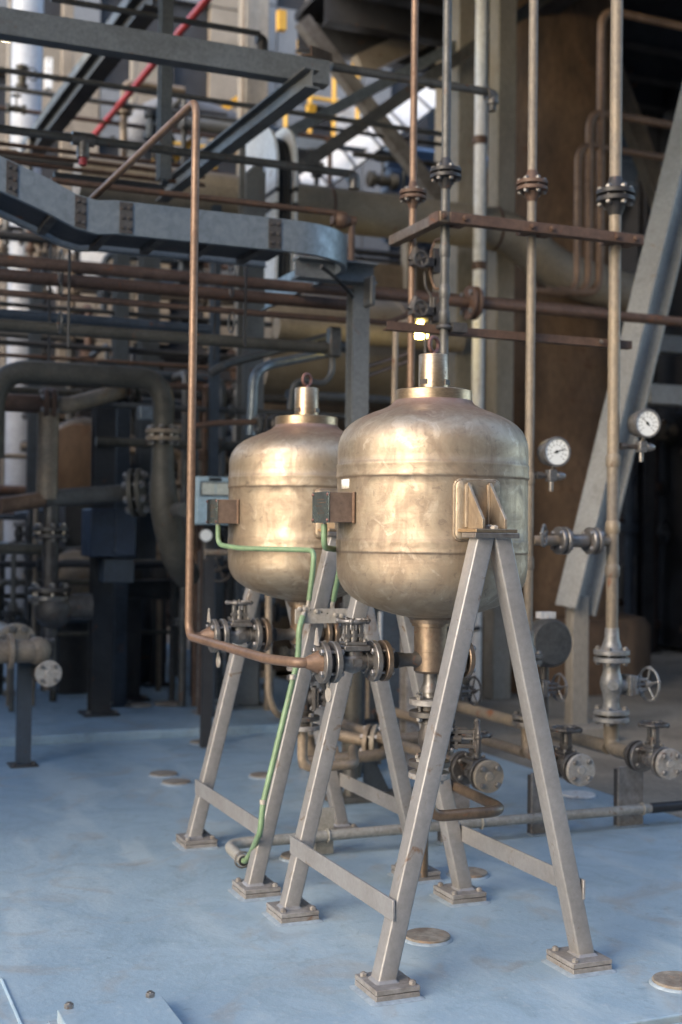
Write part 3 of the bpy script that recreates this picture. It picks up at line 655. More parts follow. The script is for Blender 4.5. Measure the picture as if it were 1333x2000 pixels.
gauge('round pressure gauge at far right beside the diagonal brace', 1257, 828, 'd', 871, 135)

# large globe valves with side wheels
def globe_valve(label, key, s, m, vtop=1281, vbot=1397):
    x = RX[key]; zt, zb_ = Zat(vtop, RX['d'], YR), Zat(vbot, RX['d'], YR); zm = (zt+zb_)/2; R = .082*s; t = .021*s
    T = thing('globe_valve', label, 'valve', (x, YR, zb_), 'globe valves at the feet of the risers'); r0 = R*.36
    flange_pair(T, (x, YR, zt), (0, 0, 1), R, t*1.05, t*.55, 4, m, m, br=.0135*s); flange_pair(T, (x, YR, zb_), (0, 0, 1), R, t*1.05, t*.55, 4, m, m, br=.0135*s)
    part(T, 'weld_neck', MB().lathe([(R*.62, 0), (R*.40, R*.65), (R*.38, .10)], (x, YR, zt+t*1.3), (0, 0, 1), 22), m)
    h = zt-zb_-2*t*1.3; prof = []
    for i in range(13):
        e = -1+i/6; prof.append((R*(.44+.2*math.exp(-((e-.1)/.4)**2)+.12*max(0, abs(e)-.8)*3), e*h/2))
    part(T, 'body', MB().lathe(prof, (x, YR, zm), (0, 0, 1), 24).lathe([(R*.34, 0), (R*.36, R*.58), (R*.28, R*.66)], (x, YR, zm+.005), (-.5, -1, 0), 20), m)
    part(T, 'bonnet_neck', MB().cyl((x, YR, zm), (x+R*.95, YR, zm), R*.36, 18), m)
    part(T, 'bonnet', MB().box((x+R*1.02, YR, zm), (R*.22, R*.95, R*1.15)).box((x+R*1.28, YR, zm), (R*.24, R*.9, R*1.1)), m, .003)
    for sy in (-1, 1):
        for sz in (-1, 1): bolt(T, (x+R*1.4, YR+sy*R*.33, zm+sz*R*.42), (1, 0, 0), .009*s, .009*s)
        part(T, 'yoke', MB().box((x+R*1.85, YR, zm+sy*R*.28), (R*.95, R*.2, R*.14)), m, .002)
    part(T, 'stem', MB().cyl((x+R*1.2, YR, zm), (x+R*2.75, YR, zm), R*.09, 10), bolt_m)
    handwheel(T, (x+R*2.5, YR, zm), (1, 0, 0), R*.92, m, 5, .006*s, True)
    return T
silver_m = mat('silver_valve_paint', (.32, .32, .315), (.19, .185, .175), 14, .45, .45, .25, .1)
globe_valve('large silver globe valve with a side handwheel at far right', 'd', 1.0, silver_m)
globe_valve('middle globe valve, mostly behind the right leg of the near stand', 'c', .8, steel_m)
globe_valve('dark globe valve behind the near vessel outlet', 'b', .8, dark_m)
# runs below, drain valves with blind flanges, plate posts
for key, lb, pm in (('d', 'far right', greytan_m), ('c', 'middle', tanpipe_m), ('b', 'left', tanpipe_m)):
    x = RX[key]; r = {'d': .034, 'c': .026, 'b': .026}[key]; zr = .315
    pts = [(x, YR, Zat(1412, RX['d'], YR)), (x, YR, zr), (x, 1.16, zr)]
    solo('run_pipe', {'d': 'tan low pipe under the silver valve at far right', 'c': 'tan low pipe under the middle valve', 'b': 'tan low pipe under the dark left valve'}[key], 'pipe',
         MB().tube(pts, r, .07, 18, 8).tube([(x, YR+.02, zr), (x, 2.9, zr), (x, 2.9, -.1)], r*.95, .08, 16), pm, 'low runs below the risers')
    gate_valve('drain_valve', {'d': 'dark end valve with pale blind flange at far right edge', 'c': 'dark end valve with pale blind flange between the risers', 'b': 'dark end valve with tan blind flange behind the near stand'}[key],
               fr((x, .985, zr), (0, -1, 0), (0, 0, 1)), .066, .075, .060, dark_m if key != 'd' else steel_m, dark_m, 'end valves closed by blind flanges', mate=(dark_m, {'d': bus_m, 'c': bus_m, 'b': tanvessel_m}[key]), blind=1, wh=2.3)
    T = thing('plate_post', {'d': 'wide flat steel post under the far right end valve', 'c': 'flat brown steel post beside the right leg', 'b': 'flat grey post under the left end valve'}[key], 'post', (x, 1.14, 0), 'flat posts under the end valves')
    wd = .075
    part(T, 'plate', MB().bx(x-wd, x+wd*.75, 1.128, 1.142, .001, .262), plate_m, .002); part(T, 'grout', MB().bx(x-wd-.012, x+wd*.75+.01, 1.10, 1.155, .0005, .004), fillet_m)
    part(T, 'side_flange', MB().bx(x-wd+.001, x-wd+.012, 1.1425, 1.168, .001, .25), dark_m)
# flanged cross pipe between two risers
zx = Zat(1057, RX['d'], YR)
T = thing('cross_pipe', 'short flanged cross pipe between two risers above the valves', 'pipe', (RX['c'], YR, zx))
part(T, 'pipe', MB().tube([(RX['c']+.02, YR, zx), (RX['d']-.02, YR, zx)], .022, 0, 16), tanpipe_m)
for u in (1098, 1158): flange_pair(T, (Xat(u, YR, zx), YR, zx), (1, 0, 0), .062, .02, .008, 4, steel_m, steel_m)
part(T, 'coupling', MB().cyl((Xat(1110, YR, zx), YR, zx), (Xat(1146, YR, zx), YR, zx), .030, 16), steel_m)
handwheel(T, (RX['c']+.035, YR-.07, zx+.02), (.7, -.7, 0), .045, steel_m, 5)
# grey round cover
q = H(1066, 1255, y=1.62)
T = thing('round_cover', 'grey round instrument cover behind the right leg', 'instrument', (q.x, q.y, 0))
part(T, 'case', MB().lathe([(.10, .07), (.115, .05), (.115, -.02), (.10, -.035)], q, (0, -1, .05), 32), greypipe_m)
part(T, 'cap_nut', MB().lathe([(.03, 0), (.03, .02)], q+V((0, 0, .11)), (0, 0, 1), 8).box(q+V((0, 0, .13)), (.08, .05, .03)), white_m)
part(T, 'leg', MB().cyl((q.x, q.y+.01, -.05), (q.x, q.y+.01, q.z-.1), .022, 12), dark_m)
# tube fittings on the slim riser
T = thing('tube_manifold', 'small needle valves and bent copper tubes on the slim riser', 'fitting', (xa, ya-.04, 2))
for v in (515, 610):
    z = Zat(v, xa, ya); o = V((xa+.03, ya-.05, z))
    part(T, 'valve_block', MB().box(o, (.12, .05, .04)).box(o+V((.06, 0, .01)), (.035, .05, .11)).cyl(o+V((-.06, 0, 0)), o+V((-.03, 0, .06)), .018, 10), dark_m, .003)
    handwheel(T, o+V((-.04, -.06, 0)), (0, -1, 0), .034, dark_m, 4, .007, False)
tb = [H(878, 462, y=YR), H(850, 470, y=ya-.05), H(843, 490, y=ya-.05), H(840, 535, y=ya-.05), H(850, 565, y=ya-.05), H(876, 560, y=YR)]
part(T, 'tube', MB().tube(tb, .0065, .03, 10), copper_m)
tb = [H(830, 530, y=ya-.05), H(831, 560, y=ya-.05), H(842, 575, y=ya-.05), H(842, 690, y=ya-.05)]
part(T, 'tube', MB().tube(tb, .006, .03, 10), dark_m)
part(T, 'tube', MB().tube([H(830, 630, y=ya-.05), H(832, 720, y=ya-.05)], .006, 0, 10), dark_m)

# ================================================================== BACKGROUND PIPE RACK
def pipe(label, pts, r, m, fil=.1, group=None, name='pipe', cat='pipe', seg=14): return solo(name, label, cat, MB().tube(pts, r, fil, seg, 8), m, group)
def xpipe(label, u0, v0, u1, y, n, m, x0=None, x1=None, **k):
    q = H(u0, v0, y=y); r = px(n, q)/2
    a = q.x if x0 is None else x0; b = Xat(u1, y, q.z) if x1 is None else x1
    return pipe(label, [(a, y, q.z), (b, y, q.z)], r, m, **k)
def zpipe(label, u, v0, v1, y, n, m, z0=None, z1=None, **k):
    q = H(u, (max(0, v0)+min(2000, v1))/2, y=y); r = px(n, q)/2
    return pipe(label, [(q.x, y, Zat(v1, q.x, y) if z0 is None else z0), (q.x, y, Zat(v0, q.x, y) if z1 is None else z1)], r, m, **k)
def beam(label, p0, p1, prof, m, up=None, name='steel_beam', cat='beam', group=None): return solo(name, label, cat, MB().prism(prof, p0, p1, up), m, group)
def column(label, u, v0, v1, y, n, m, z0=.055, z1=None, prof=None, group='steel columns of the pipe rack'):
    q = H(u, v1, y=y); s = px(n, q); pr = prof or I(s*1.05, s, .012, .01)
    T = thing('steel_column', label, 'column', (q.x, y, z0), group)
    part(T, 'shaft', MB().prism(pr, (q.x, y, z0), (q.x, y, z1 or Zat(v0, q.x, y)), (0, 1, 0)), m)
    if z0 < .2:
        part(T, 'base_plate', MB().bx(q.x-s*.9, q.x+s*.9, y-s*.9, y+s*.9, z0+.001, z0+.02), m, .002)
        for sx in (-1, 1):
            bolt(T, (q.x+sx*s*.7, y-s*.7, z0+.02), (0, 0, 1), .016, .016, bolt_m)
    return T

# --- cable tray
YT = 2.2
top = [(-60, 276), (0, 304), (33, 319), (96, 349), (150, 379), (190, 391), (228, 398), (300, 404), (384, 412), (522, 424), (575, 428)]
pts = [H(u, v, y=YT) for u, v in top]
zt0 = H(522, 424, y=YT).z
pts = [V((p.x, YT, p.z)) for p in pts]
for i in range(6, len(pts)): pts[i].z = zt0
hT = px(64, pts[8]); wT = .42
T = thing('cable_tray', 'galvanised cable tray dropping from the left and curving away at its end', 'cable tray', (pts[0].x, YT, zt0))
RB = .30; xc = pts[-1].x; cxr = xc
def rail(off, rad):
    path = [p+V((0, off, 0)) for p in pts]
    for k in range(1, 13):
        a = math.pi/2*k/12; path.append(V((cxr+math.sin(a)*rad, YT+RB+.12+0-(math.cos(a))*rad + (0), zt0)))
    return path
for off, rad in ((0, RB+.12), (wT, RB+.12-wT)):
    path = [p+V((0, off, 0)) for p in pts]; cy = YT+RB+.12
    if rad > .02:
        for k in range(1, 13): a = math.pi/2*k/12; path.append(V((cxr+math.sin(a)*rad, cy-math.cos(a)*rad, zt0)))
        path.append(V((cxr+rad, cy+1.2, zt0)))
    b = MB(); rings = []
    for i, p in enumerate(path):
        d = (path[min(i+1, len(path)-1)]-path[max(i-1, 0)]); d.z = 0; n_ = V((d.y, -d.x, 0)).normalized()   # outward
        s_ = 1 if off == 0 else -1
        rings.append([p, p-n_*.004*s_, p-n_*.004*s_-V((0, 0, hT-.004)), p-n_*.03*s_-V((0, 0, hT-.004)), p-n_*.03*s_-V((0, 0, hT)), p-V((0, 0, hT))])
    part(T, 'side_rail', b.loft(rings), galv_m, ang=30)
for u in (23, 158, 247, 538):
    i = 0; q = H(u, 400, y=YT); xx = q.x
    k = max(j for j in range(len(pts)) if pts[j].x <= xx); k = min(k, len(pts)-2)
    e = (xx-pts[k].x)/(pts[k+1].x-pts[k].x); zz = pts[k].z*(1-e)+pts[k+1].z*e; sl = (pts[k+1].z-pts[k].z)/(pts[k+1].x-pts[k].x); hw = px(13, q)*(1 if u > 200 else .85)
    sp_ = part(T, 'splice_plate', MB().add([V((xx+sx*hw, YT-dy, zz+sx*hw*sl-dz)) for dy in (.001, .006) for sx, dz in ((-1, .006), (1, .006), (1, hT-.006), (-1, hT-.006))],
               [(3, 2, 1, 0), (4, 5, 6, 7), (0, 1, 5, 4), (1, 2, 6, 5), (2, 3, 7, 6), (3, 0, 4, 7)]), dark_m)
    for sx in (-.5, .5):
        for dz in (.2, .5, .8): bolt(sp_, (xx+sx*hw, YT-.006, zz+sx*hw*sl-hT*dz), (0, -1, 0), .009, .007, dark_m)
x_ = pts[1].x; k = 0
while x_ < pts[-1].x:
    k = max(j for j in range(len(pts)) if pts[j].x <= x_); k = min(k, len(pts)-2); e = (x_-pts[k].x)/(pts[k+1].x-pts[k].x); zz = pts[k].z*(1-e)+pts[k+1].z*e
    part(T, 'rung', MB().bx(x_-.02, x_+.02, YT+.031, YT+wT-.031, zz-hT+.001, zz-hT+.025), dark_m); x_ += .25
bt = MB(); bt.loft([[p+V((0, .032, -hT+.027)), p+V((0, wT-.032, -hT+.027)), p+V((0, wT-.032, -hT+.03)), p+V((0, .032, -hT+.03))] for p in pts])
part(T, 'tray_bottom', bt, darkbeam_m)
cb = MB()
for j in range(6):
    yy = YT+.07+j*.05; cb.tube([p+V((0, yy-YT, -hT+.052+.012*(j % 2))) for p in pts], .018, 0, 8)
part(T, 'cables', cb, rubber_m)
solo('drop_cable', 'black cable drooping from the end of the cable tray', 'cable', MB().tube([H(628, 520, y=2.5), H(660, 545, y=2.6), H(700, 590, y=2.75), H(712, 640, y=2.75), H(714, 760, y=2.75), H(714, 840, y=2.75)], .011, .08, 10), rubber_m)

# --- high beams, left
yb1 = 2.6; q0, q1 = H(645, 118, y=yb1), H(645, 166, y=yb1); hb_ = q0.z-q1.z; zb1 = (q0.z+q1.z)/2
T = thing('steel_beam', 'big grey painted beam across the top left corner', 'beam', (q0.x, yb1, zb1))
part(T, 'web', MB().prism(CH(hb_, .09, .014), (-3.2, yb1, zb1), (q0.x, yb1, zb1), (0, 0, 1)), beam_m, .003)
pa = H(592, 166, z=zb1-hb_*.5-.055); pb = H(316, 380, z=zb1-hb_*.5-.055)
beam('sloping looking grey beam running back under the big top beam', pa+(pa-pb).normalized()*.12, pb, I(.105, .085, .010, .008), beam_m)
beam('short dark bracket on top of the end of the big beam', H(610, 108, y=2.7), H(650, 122, y=3.2), AN(.06, .05), rustpipe_m)
xpipe('grey pipe leaving the end of the big top beam towards the right', 648, 130, 956, 2.66, 17, greypipe_m)
qe = H(962, 186, y=2.66); T = thing('pipe_elbow', 'grey screwed elbow with nozzle at the end of the high pipe', 'fitting', qe)
part(T, 'elbow', MB().tube([qe+V((-.03, 0, .0)), qe, qe-V((0, 0, .05))], .034, .03, 14).torus(qe+V((-.03, 0, 0)), (1, 0, 0), .03, .010), steel_m); part(T, 'nozzle', MB().cyl(qe-V((0, 0, .04)), qe-V((0, 0, .09)), .022, 10), dark_m)
xpipe('thin grey pipe behind the big beam across the upper picture', -40, 130, 870, 4.4, 11, greypipe_m)
xpipe('grey pipe with a tee above the cable tray', -40, 246, 690, 3.2, 17, greypipe_m)
qt = H(163, 272, y=3.2); T = thing('pipe_tee', 'grey screwed tee on the pipe above the cable tray', 'fitting', qt)
part(T, 'tee', MB().cyl(qt-V((.06, 0, 0)), qt+V((.06, 0, 0)), .036, 14).cyl(qt, qt-V((0, 0, .10)), .034, 14), steel_m); part(T, 'nozzle', MB().cyl(qt-V((0, 0, .08)), qt-V((0, 0, .14)), .022, 10), red_m)
qt = H(692, 346, y=3.2); T = thing('pipe_elbow', 'grey screwed elbow ending the pipe above the tray', 'fitting', qt)
part(T, 'elbow', MB().tube([qt-V((.04, 0, 0)), qt, qt-V((0, 0, .07))], .036, .03, 14), steel_m)
xpipe('dark thin pipe at the very top left', 100, -3, 508, 3.9, 12, greypipe_m)
qt = H(513, 78, y=3.9); T = thing('pipe_elbow', 'dark elbow at the end of the topmost pipe', 'fitting', qt); part(T, 'elbow', MB().tube([qt-V((.04, 0, 0)), qt, qt-V((0, 0, .08))], .035, .03, 14), dark_m)
for dv, lb in ((0, 'upper'), (16, 'second'), (34, 'third')): xpipe(f'{lb} of three thin rusty pipes just above the tray', -40, 275+dv, 400, 4.6, 9, rustpipe_m)
xpipe('thin rusty pipe passing behind the top edge of the tray', 100, 352, 664, 3.0, 13, rustpipe_m)
T = thing('pipe_union', 'rusty union and drop pipe right of the tray end', 'fitting', H(664, 428, y=3.0)); q = H(668, 430, y=3.0)
part(T, 'union', MB().sphere(q, .05, 14).cyl(q-V((.06, 0, 0)), q+V((.08, 0, 0)), .03, 12), rustpipe_m); part(T, 'drop_pipe', MB().tube([q, q+V((.06, 0, 0)), q+V((.06, 0, -.34))], .02, .04, 12), rustpipe_m)
column('slim grey upright crossing the top left beams', 320, -60, 350, 3.6, 24, beam_m, z0=H(320, 352, y=3.6).z)
xpipe('dark flat rail low behind the tray', 105, 345, 320, 3.62, 20, darkbeam_m)
pa = H(300, -10, z=4.6); pb = H(60, 300, z=4.6)
beam('dark diagonal looking channel running back at the upper left', pa, pb, I(.16, .12, .014, .01), darkbeam_m, group='high members running back')
pa = H(236, 40, z=4.5); beam('second dark channel beside the diagonal looking one at upper left', H(258, 0, z=4.75), H(45, 290, z=4.75), RC(.05, .10), greypipe_m, group='high members running back')
pa = H(412, -10, z=5.0); pb = H(176, 275, z=5.0); pipe('bright red fire pipe running back at the upper left', [pa, pb], px(17, pa)/2, red_m)
solo('red_coupling', 'small red coupling on the far pipe at upper left', 'fitting', MB().cyl(H(303, 112, y=6), H(303, 124, y=6), .03, 12), red_m)

# --- long pipes, left to right
y1 = 3.0
q = H(0, 508, y=y1); zq = q.z
T = thing('long_pipe', 'long rusty pipe crossing the whole picture with one flange right of centre', 'pipe', (q.x, y1, zq))
rl = px(24, q)/2
part(T, 'pipe', MB().tube([(q.x-1.2, y1, zq), (6.5, y1, zq)], rl, 0, 16), rustpipe_m)
xf = Xat(922, y1, zq); flange_pair(T, (xf, y1, zq), (1, 0, 0), .098, .022, .012, 4, rustpipe_m, rustpipe_m)
xpipe('darker rusty pipe close below the long one', -60, 532, 700, 3.25, 26, rustpipe_m)
xpipe('thin rusty pipe below the long pair', -60, 566, 690, 3.1, 13, rustpipe_m)
xpipe('blue grey pipe ending behind the tall brown pipe', -60, 608, 412, 3.7, 20, bluebeam_m)
T = xpipe('thick olive grey pipe ending at a small bracket', -60, 630, 650, 3.2, 25, greenpipe_m)
xpipe('dark rusty pipe behind the risers at eye height', 690, 565, 1180, 3.6, 20, rustpipe_m)
q = H(650, 676, y=3.2); T = thing('junction_fitting', 'grey junction fitting at the end of the olive pipe', 'fitting', q)
part(T, 'body', MB().box(q+V((.0, -.02, .02)), (.07, .07, .17)).cyl(q, q+V((.09, 0, 0)), .03, 12), greypipe_m, .01)
part(T, 'hose', MB().tube([q-V((0, 0, .05)), q-V((.0, 0, .16)), q-V((.05, 0, .22)), H(575, 740, y=3.2), H(566, 800, y=3.2)], .018, .08, 12), greypipe_m)
pipe('pale conduit slanting up behind the far vessel eye', [H(410, 730, y=3.8), H(440, 712, y=3.8), H(650, 655, y=4.6)], .027, greypipe_m)
pipe('pale bent conduit arching above the far vessel', [H(490, 850, y=3.7), H(497, 730, y=3.7), H(525, 712, y=3.75), H(640, 690, y=4.4)], .030, galv_m, .12)
pipe('thin rusty tube beside the neck of the far vessel', [H(380, 832, y=3.4), H(420, 826, y=3.4), H(500, 824, y=3.4)], .017, rustpipe_m)
T = thing('small_valve', 'dark flanged valve just left of the far vessel neck', 'valve', H(510, 830, y=3.4)); q = H(510, 828, y=3.4)
flange_pair(T, q, (1, 0, 0), .06, .02, .012, 4, greypipe_m, dark_m); part(T, 'body', MB().sphere(q+V((.09, 0, 0)), .06, 14).cyl(q+V((.09, 0, 0)), q+V((.09, 0, -.12)), .03, 12), dark_m)
for u0, v0, u1, v1, lb in ((690, 725, 800, 690, 'upper'), (690, 745, 800, 705, 'lower')): pipe(f'{lb} of two thin coppery tubes left of the near neck', [H(u0, v0, y=2.8), H(u1, v1, y=2.9)], .012, copper_m)
pipe('thin tan hoop pipe between the column and the slim riser', [H(770, 790, y=2.6), H(773, 650, y=2.6), H(778, 632, y=2.6), H(800, 628, y=2.6)], .016, tanpipe_m, .06)
xpipe('pale horizontal pipe behind the necks of both vessels', 560, 770, 790, 3.9, 18, greypipe_m)
pipe('thin dark hose behind the column', [H(700, 625, y=3.3), H(760, 632, y=3.3), H(800, 612, y=3.3)], .016, rustpipe_m)

# --- supports of the rack pipes
for u, lb in ((118, 'left'), (452, 'right')):
    q = H(u, 520, y=3.12); zt_ = Zat(500, q.x, 3.12); zb_ = Zat(690, q.x, 3.12)
    T = thing('pipe_rack_frame', f'slim dark support frame holding the long rusty pipes, {lb} one', 'frame', (q.x, 3.12, zb_), 'slim support frames of the long pipes')
    for y in (2.86, 3.42): part(T, 'hanger_rod', MB().cyl((q.x, y, zb_), (q.x, y, zt_+.12), .008, 8), darkbeam_m)
    for v, r_ in ((508, .04), (532, .045), (566, .025), (630, .042)):
        z = Zat(v, q.x, 3.1)-r_-.03
        part(T, 'pipe_clip', MB().torus((q.x, 3.1, z+r_+.03), (1, 0, 0), r_+.012, .006, 20, 6), greypipe_m)
# --- rack columns
column('grey column left of the far vessel neck', 484, 200, 1100, 5.0, 42, beam_m, z1=4.2)
T = column('grey upright standing between the two vessel necks', 694, 560, 1100, 2.75, 34, beam_m, z0=.001, z1=H(694, 560, y=2.75).z)
zc1 = H(694, 560, y=2.75).z
beam('short grey bracket beam under the end of the tray', (Xat(577, 2.7, zc1+.06), 2.7, zc1+.06), (Xat(722, 2.75, zc1+.06), 2.7, zc1+.06), I(.11, .12, .01, .01), beam_m)
solo('lamp_bracket', 'small pale plate on the bracket beam end', 'plate', MB().box(H(722, 570, y=2.6), (.03, .10, .16)), greypipe_m, bevel=.01)
column('blue grey upright left of the column at mid left', 415, 400, 1000, 4.6, 17, bluebeam_m, z1=Zat(380, 0, 4.6))
column('blue grey column behind the tall brown pipe', 285, 480, 1000, 6.5, 36, bluebeam_m, z1=Zat(470, 0, 6.5))
column('second blue grey column at mid left', 230, 560, 1000, 6.0, 28, bluebeam_m, z1=Zat(480, 0, 6.0))
column('pale blue upright below the white vessel', 65, 600, 900, 7.0, 22, bluebeam_m, z1=Zat(560, 0, 7))
column('dark column behind the flanged elbow pipe', 195, 780, 1300, 4.9, 38, darkbeam_m, z1=2.4)
column('second dark column by the navy cabinet', 232, 780, 1300, 5.3, 26, bluebeam_m, z1=2.4)
column('slim tan post standing on the plinth left of the far stand', 397, 1100, 1410, 4.74, 21, plate_m, z1=1.15)
column('wide dark skid column under the pump at left', 248, 1130, 1362, 5.6, 42, darkbeam_m, z1=1.0)
column('dark skid column right of the wide one', 305, 1150, 1335, 6.4, 30, darkbeam_m, z1=1.0)
column('dark grey skid column nearest the far stand leg', 472, 1150, 1392, 5.0, 50, beam_m, z1=1.05)
beam('dark skid beam resting on the skid columns', H(235, 1152, y=5.5), V((H(440, 1150, y=5.5).x, 5.5, H(235, 1152, y=5.5).z)), I(.14, .12), darkbeam_m)

# --- flanged elbow pipe, left
ye = 3.9; q = H(0, 722, y=ye); re_ = px(44, q)/2; xv = H(320, 800, y=ye).x; zh = q.z
T = thing('elbow_pipe', 'thick olive pipe with a big elbow dropping to a flange at left', 'pipe', (xv, ye, 1.5))
zf = Zat(850, xv, ye)
part(T, 'pipe', MB().tube([(q.x-.03, ye, zh-.5), (q.x-.03, ye, zh), (xv, ye, zh), (xv, ye, zf)], re_, .22, 20, 10), greenpipe_m)
flange_pair(T, (xv, ye, zf), (0, 0, 1), re_*1.65, .028, .016, 8, tanpipe_m, tanpipe_m)
part(T, 'reducer', MB().tube([(xv, ye, zf-.03), (xv, ye, zf-.10), (xv+.0, ye, zf-.30), (xv+.02, ye, zf-.48), (xv+.12, ye+.1, zf-.75), (xv+.24, ye+.3, zf-.85)], lambda e: re_*(1.0+.35*min(1, e*3)), .12, 20, 6), greenpipe_m)
part(T, 'nozzle', MB().cyl((xv+.06, ye-.1, zf-.45), (xv+.08, ye-.22, zf-.45), .045, 14), greypipe_m)
# --- tan/brown manifold, far left
ym = 4.3; q = H(95, 790, y=ym); rm = px(42, q)/2
T = thing('manifold_pipe', 'rusty tan manifold with flange and branches at the left edge', 'pipe', q)
zb2 = Zat(975, q.x, ym)
part(T, 'pipe', MB().tube([(q.x-.9, ym, q.z), (q.x+.02, ym, q.z)], rm*.85, 0, 18), rustpipe_m)
flange_pair(T, (q.x, ym, q.z), (1, 0, 0), rm*1.5, .03, .014, 6, rustpipe_m, rustpipe_m)
part(T, 'drop_pipe', MB().tube([(q.x, ym, q.z-.02), (q.x, ym, zb2)], rm, 0, 18), tanpipe_m)
pe_ = H(245, 762, y=ym+.55)
part(T, 'branch', MB().tube([(q.x+.05, ym, q.z), (q.x+.12, ym, q.z), pe_], rm*.8, .08, 18), tanpipe_m)
part(T, 'branch', MB().tube([(q.x-.02, ym, zb2), H(252, 962, y=ym+.1)], rm*.85, 0, 18), greypipe_m)
qf = H(268, 962, y=ym+.1); flange_pair(T, qf, V((1, -.45, .1)), .155, .03, .02, 8, greenpipe_m, greenpipe_m)
flange_pair(T, H(250, 765, y=ym+.55), V((1, .5, .1)), .10, .03, .02, 6, dark_m, greenpipe_m)
part(T, 'stub', MB().tube([(q.x-.02, ym, zb2), (q.x-.3, ym-.1, zb2-.05)], .05, 0, 14), copper_m)
part(T, 'drop_pipe', MB().tube([(q.x+.03, ym+.02, zb2), (q.x+.03, ym+.02, .3)], rm*.75, 0, 16), dark_m)
flange_pair(T, (q.x+.03, ym+.02, Zat(1040, q.x, ym)), (0, 0, 1), .11, .025, .016, 6, dark_m, dark_m)
flange_pair(T, (q.x+.03, ym+.02, Zat(1160, q.x, ym)), (0, 0, 1), .13, .03, .02, 6, steel_m, dark_m)
part(T, 'valve_body', MB().sphere((q.x+.05, ym, Zat(1190, q.x, ym)), .12, 18).cyl((q.x, ym, Zat(1185, q.x, ym)), (q.x+.28, ym, Zat(1185, q.x, ym)), .08, 16), dark_m)
for u0, v0, u1, y, n, lb in ((0, 738, 210, 4.8, 16, 'upper'), (0, 760, 160, 5.0, 18, 'lower')): xpipe(f'{lb} brown pipe just under the thick olive pipe', u0-30, v0, u1, y, n, greenpipe_m)
xpipe('dark pipe low behind the manifold', -30, 1072, 90, 4.6, 22, greenpipe_m)
# --- big pump shapes in the dark
for u, v, y, R, lb in ((160, 900, 6.4, .30, 'round rusty pump casing behind the dark columns'), (150, 1120, 6.2, .19, 'round tan pump casing low behind the dark columns')):
    q = H(u, v, y=y); T = thing('pump_casing', lb, 'pump', (q.x, y, q.z-R), 'round pump casings in the dark')
    part(T, 'casing', MB().lathe([(R*.3, -.25), (R*.9, -.2), (R, -.1), (R, .08), (R*.8, .14), (R*.3, .16)], q, (.3, 1, 0), 28), column_m if v < 1000 else tanpipe_m)
    part(T, 'ring', MB().torus(q-V((0, .12, 0)), (.3, 1, 0), R*.95, R*.16, 28), dark_m)
    part(T, 'foot', MB().box(q-V((0, 0, R+ (q.z-R-.06)/2)), (.3, .3, max(.05, q.z-R-.06))), darkbeam_m)
T = thing('cabinet', 'navy equipment cabinet hung between the dark columns', 'cabinet', H(220, 1090, y=4.6))
q0, q1 = H(178, 993, y=4.6), H(266, 1088, y=4.6)
part(T, 'body', MB().bx(q0.x, q1.x, 4.6, 4.9, q1.z, q0.z), navy_m, .008); part(T, 'door', MB().bx((q0.x+q1.x)/2+.01, q1.x-.01, 4.585, 4.599, q1.z+.01, q0.z-.01), navy_m, .003); part(T, 'knob', MB().disc((q0.x+.16, 4.59, q1.z+.04), (0, 1, 0), .012, .02, 12), bluebeam_m)
q0, q1 = H(205, 1092, y=4.65), H(262, 1138, y=4.65); solo('junction_box', 'blue grey junction box below the navy cabinet', 'box', MB().bx(q0.x, q1.x, 4.65, 4.85, q1.z, q0.z), bluebeam_m, bevel=.006)
q = H(288, 808, y=4.5); solo('junction_box', 'small pale junction box left of the elbow flange', 'box', MB().box(q, (.12, .10, .09)), galv_m, bevel=.008)
# --- instrument box
yi = 3.55; q0, q1 = H(384, 930, y=yi), H(470, 1026, y=yi)
T = thing('instrument_box', 'pale blue instrument box with a meter window behind the far vessel', 'instrument', (q0.x, yi, q1.z))
bxo = part(T, 'case', MB().bx(q0.x, q1.x, yi, yi+.16, q1.z, q0.z), instr_m, .012)
w0, w1 = H(394, 943, y=yi), H(447, 967, y=yi)
part(T, 'meter_frame', MB().bx(w0.x-.008, w1.x+.008, yi-.008, yi-.001, w1.z-.008, w0.z+.008), bluebeam_m, .002); part(T, 'meter_window', MB().bx(w0.x, w1.x, yi-.011, yi-.0085, w1.z, w0.z), glass_m)
part(T, 'meter_divider', MB().bx((w0.x+w1.x)/2-.003, (w0.x+w1.x)/2+.003, yi-.0125, yi-.011, w1.z, w0.z), instr_m)
part(T, 'name_strip', MB().bx(Xat(408, yi, 1.5), Xat(432, yi, 1.5), yi-.006, yi-.001, H(420, 939, y=yi).z, H(420, 933, y=yi).z), ink_m)
part(T, 'support', MB().bx((q0.x+q1.x)/2-.03, (q0.x+q1.x)/2+.03, yi+.165, yi+.22, .001, q0.z-.02), darkbeam_m)
q = H(402, 1046, y=yi); T = thing('small_gauge', 'small round white gauge under the pale blue instrument box', 'gauge', q)
part(T, 'case', MB().disc(q, (-.2, -1, 0), .040, .05, 24), steel_m); part(T, 'dial', MB().disc(q+V((-.005, -.027, 0)), (-.2, -1, 0), .034, .004, 24), dial_m); part(T, 'stem', MB().cyl(q-V((0, -.01, .03)), q-V((0, -.01, .14)), .012, 10), dark_m)
q = H(430, 1112, y=4.0); T = thing('wall_wheel', 'dark handwheel below the small white gauge', 'handwheel', q); handwheel(T, q, (-.3, -1, 0), .075, dark_m, 4, .009, False); part(T, 'spindle', MB().cyl(q, q+V((.05, .3, 0)), .018, 10), dark_m)

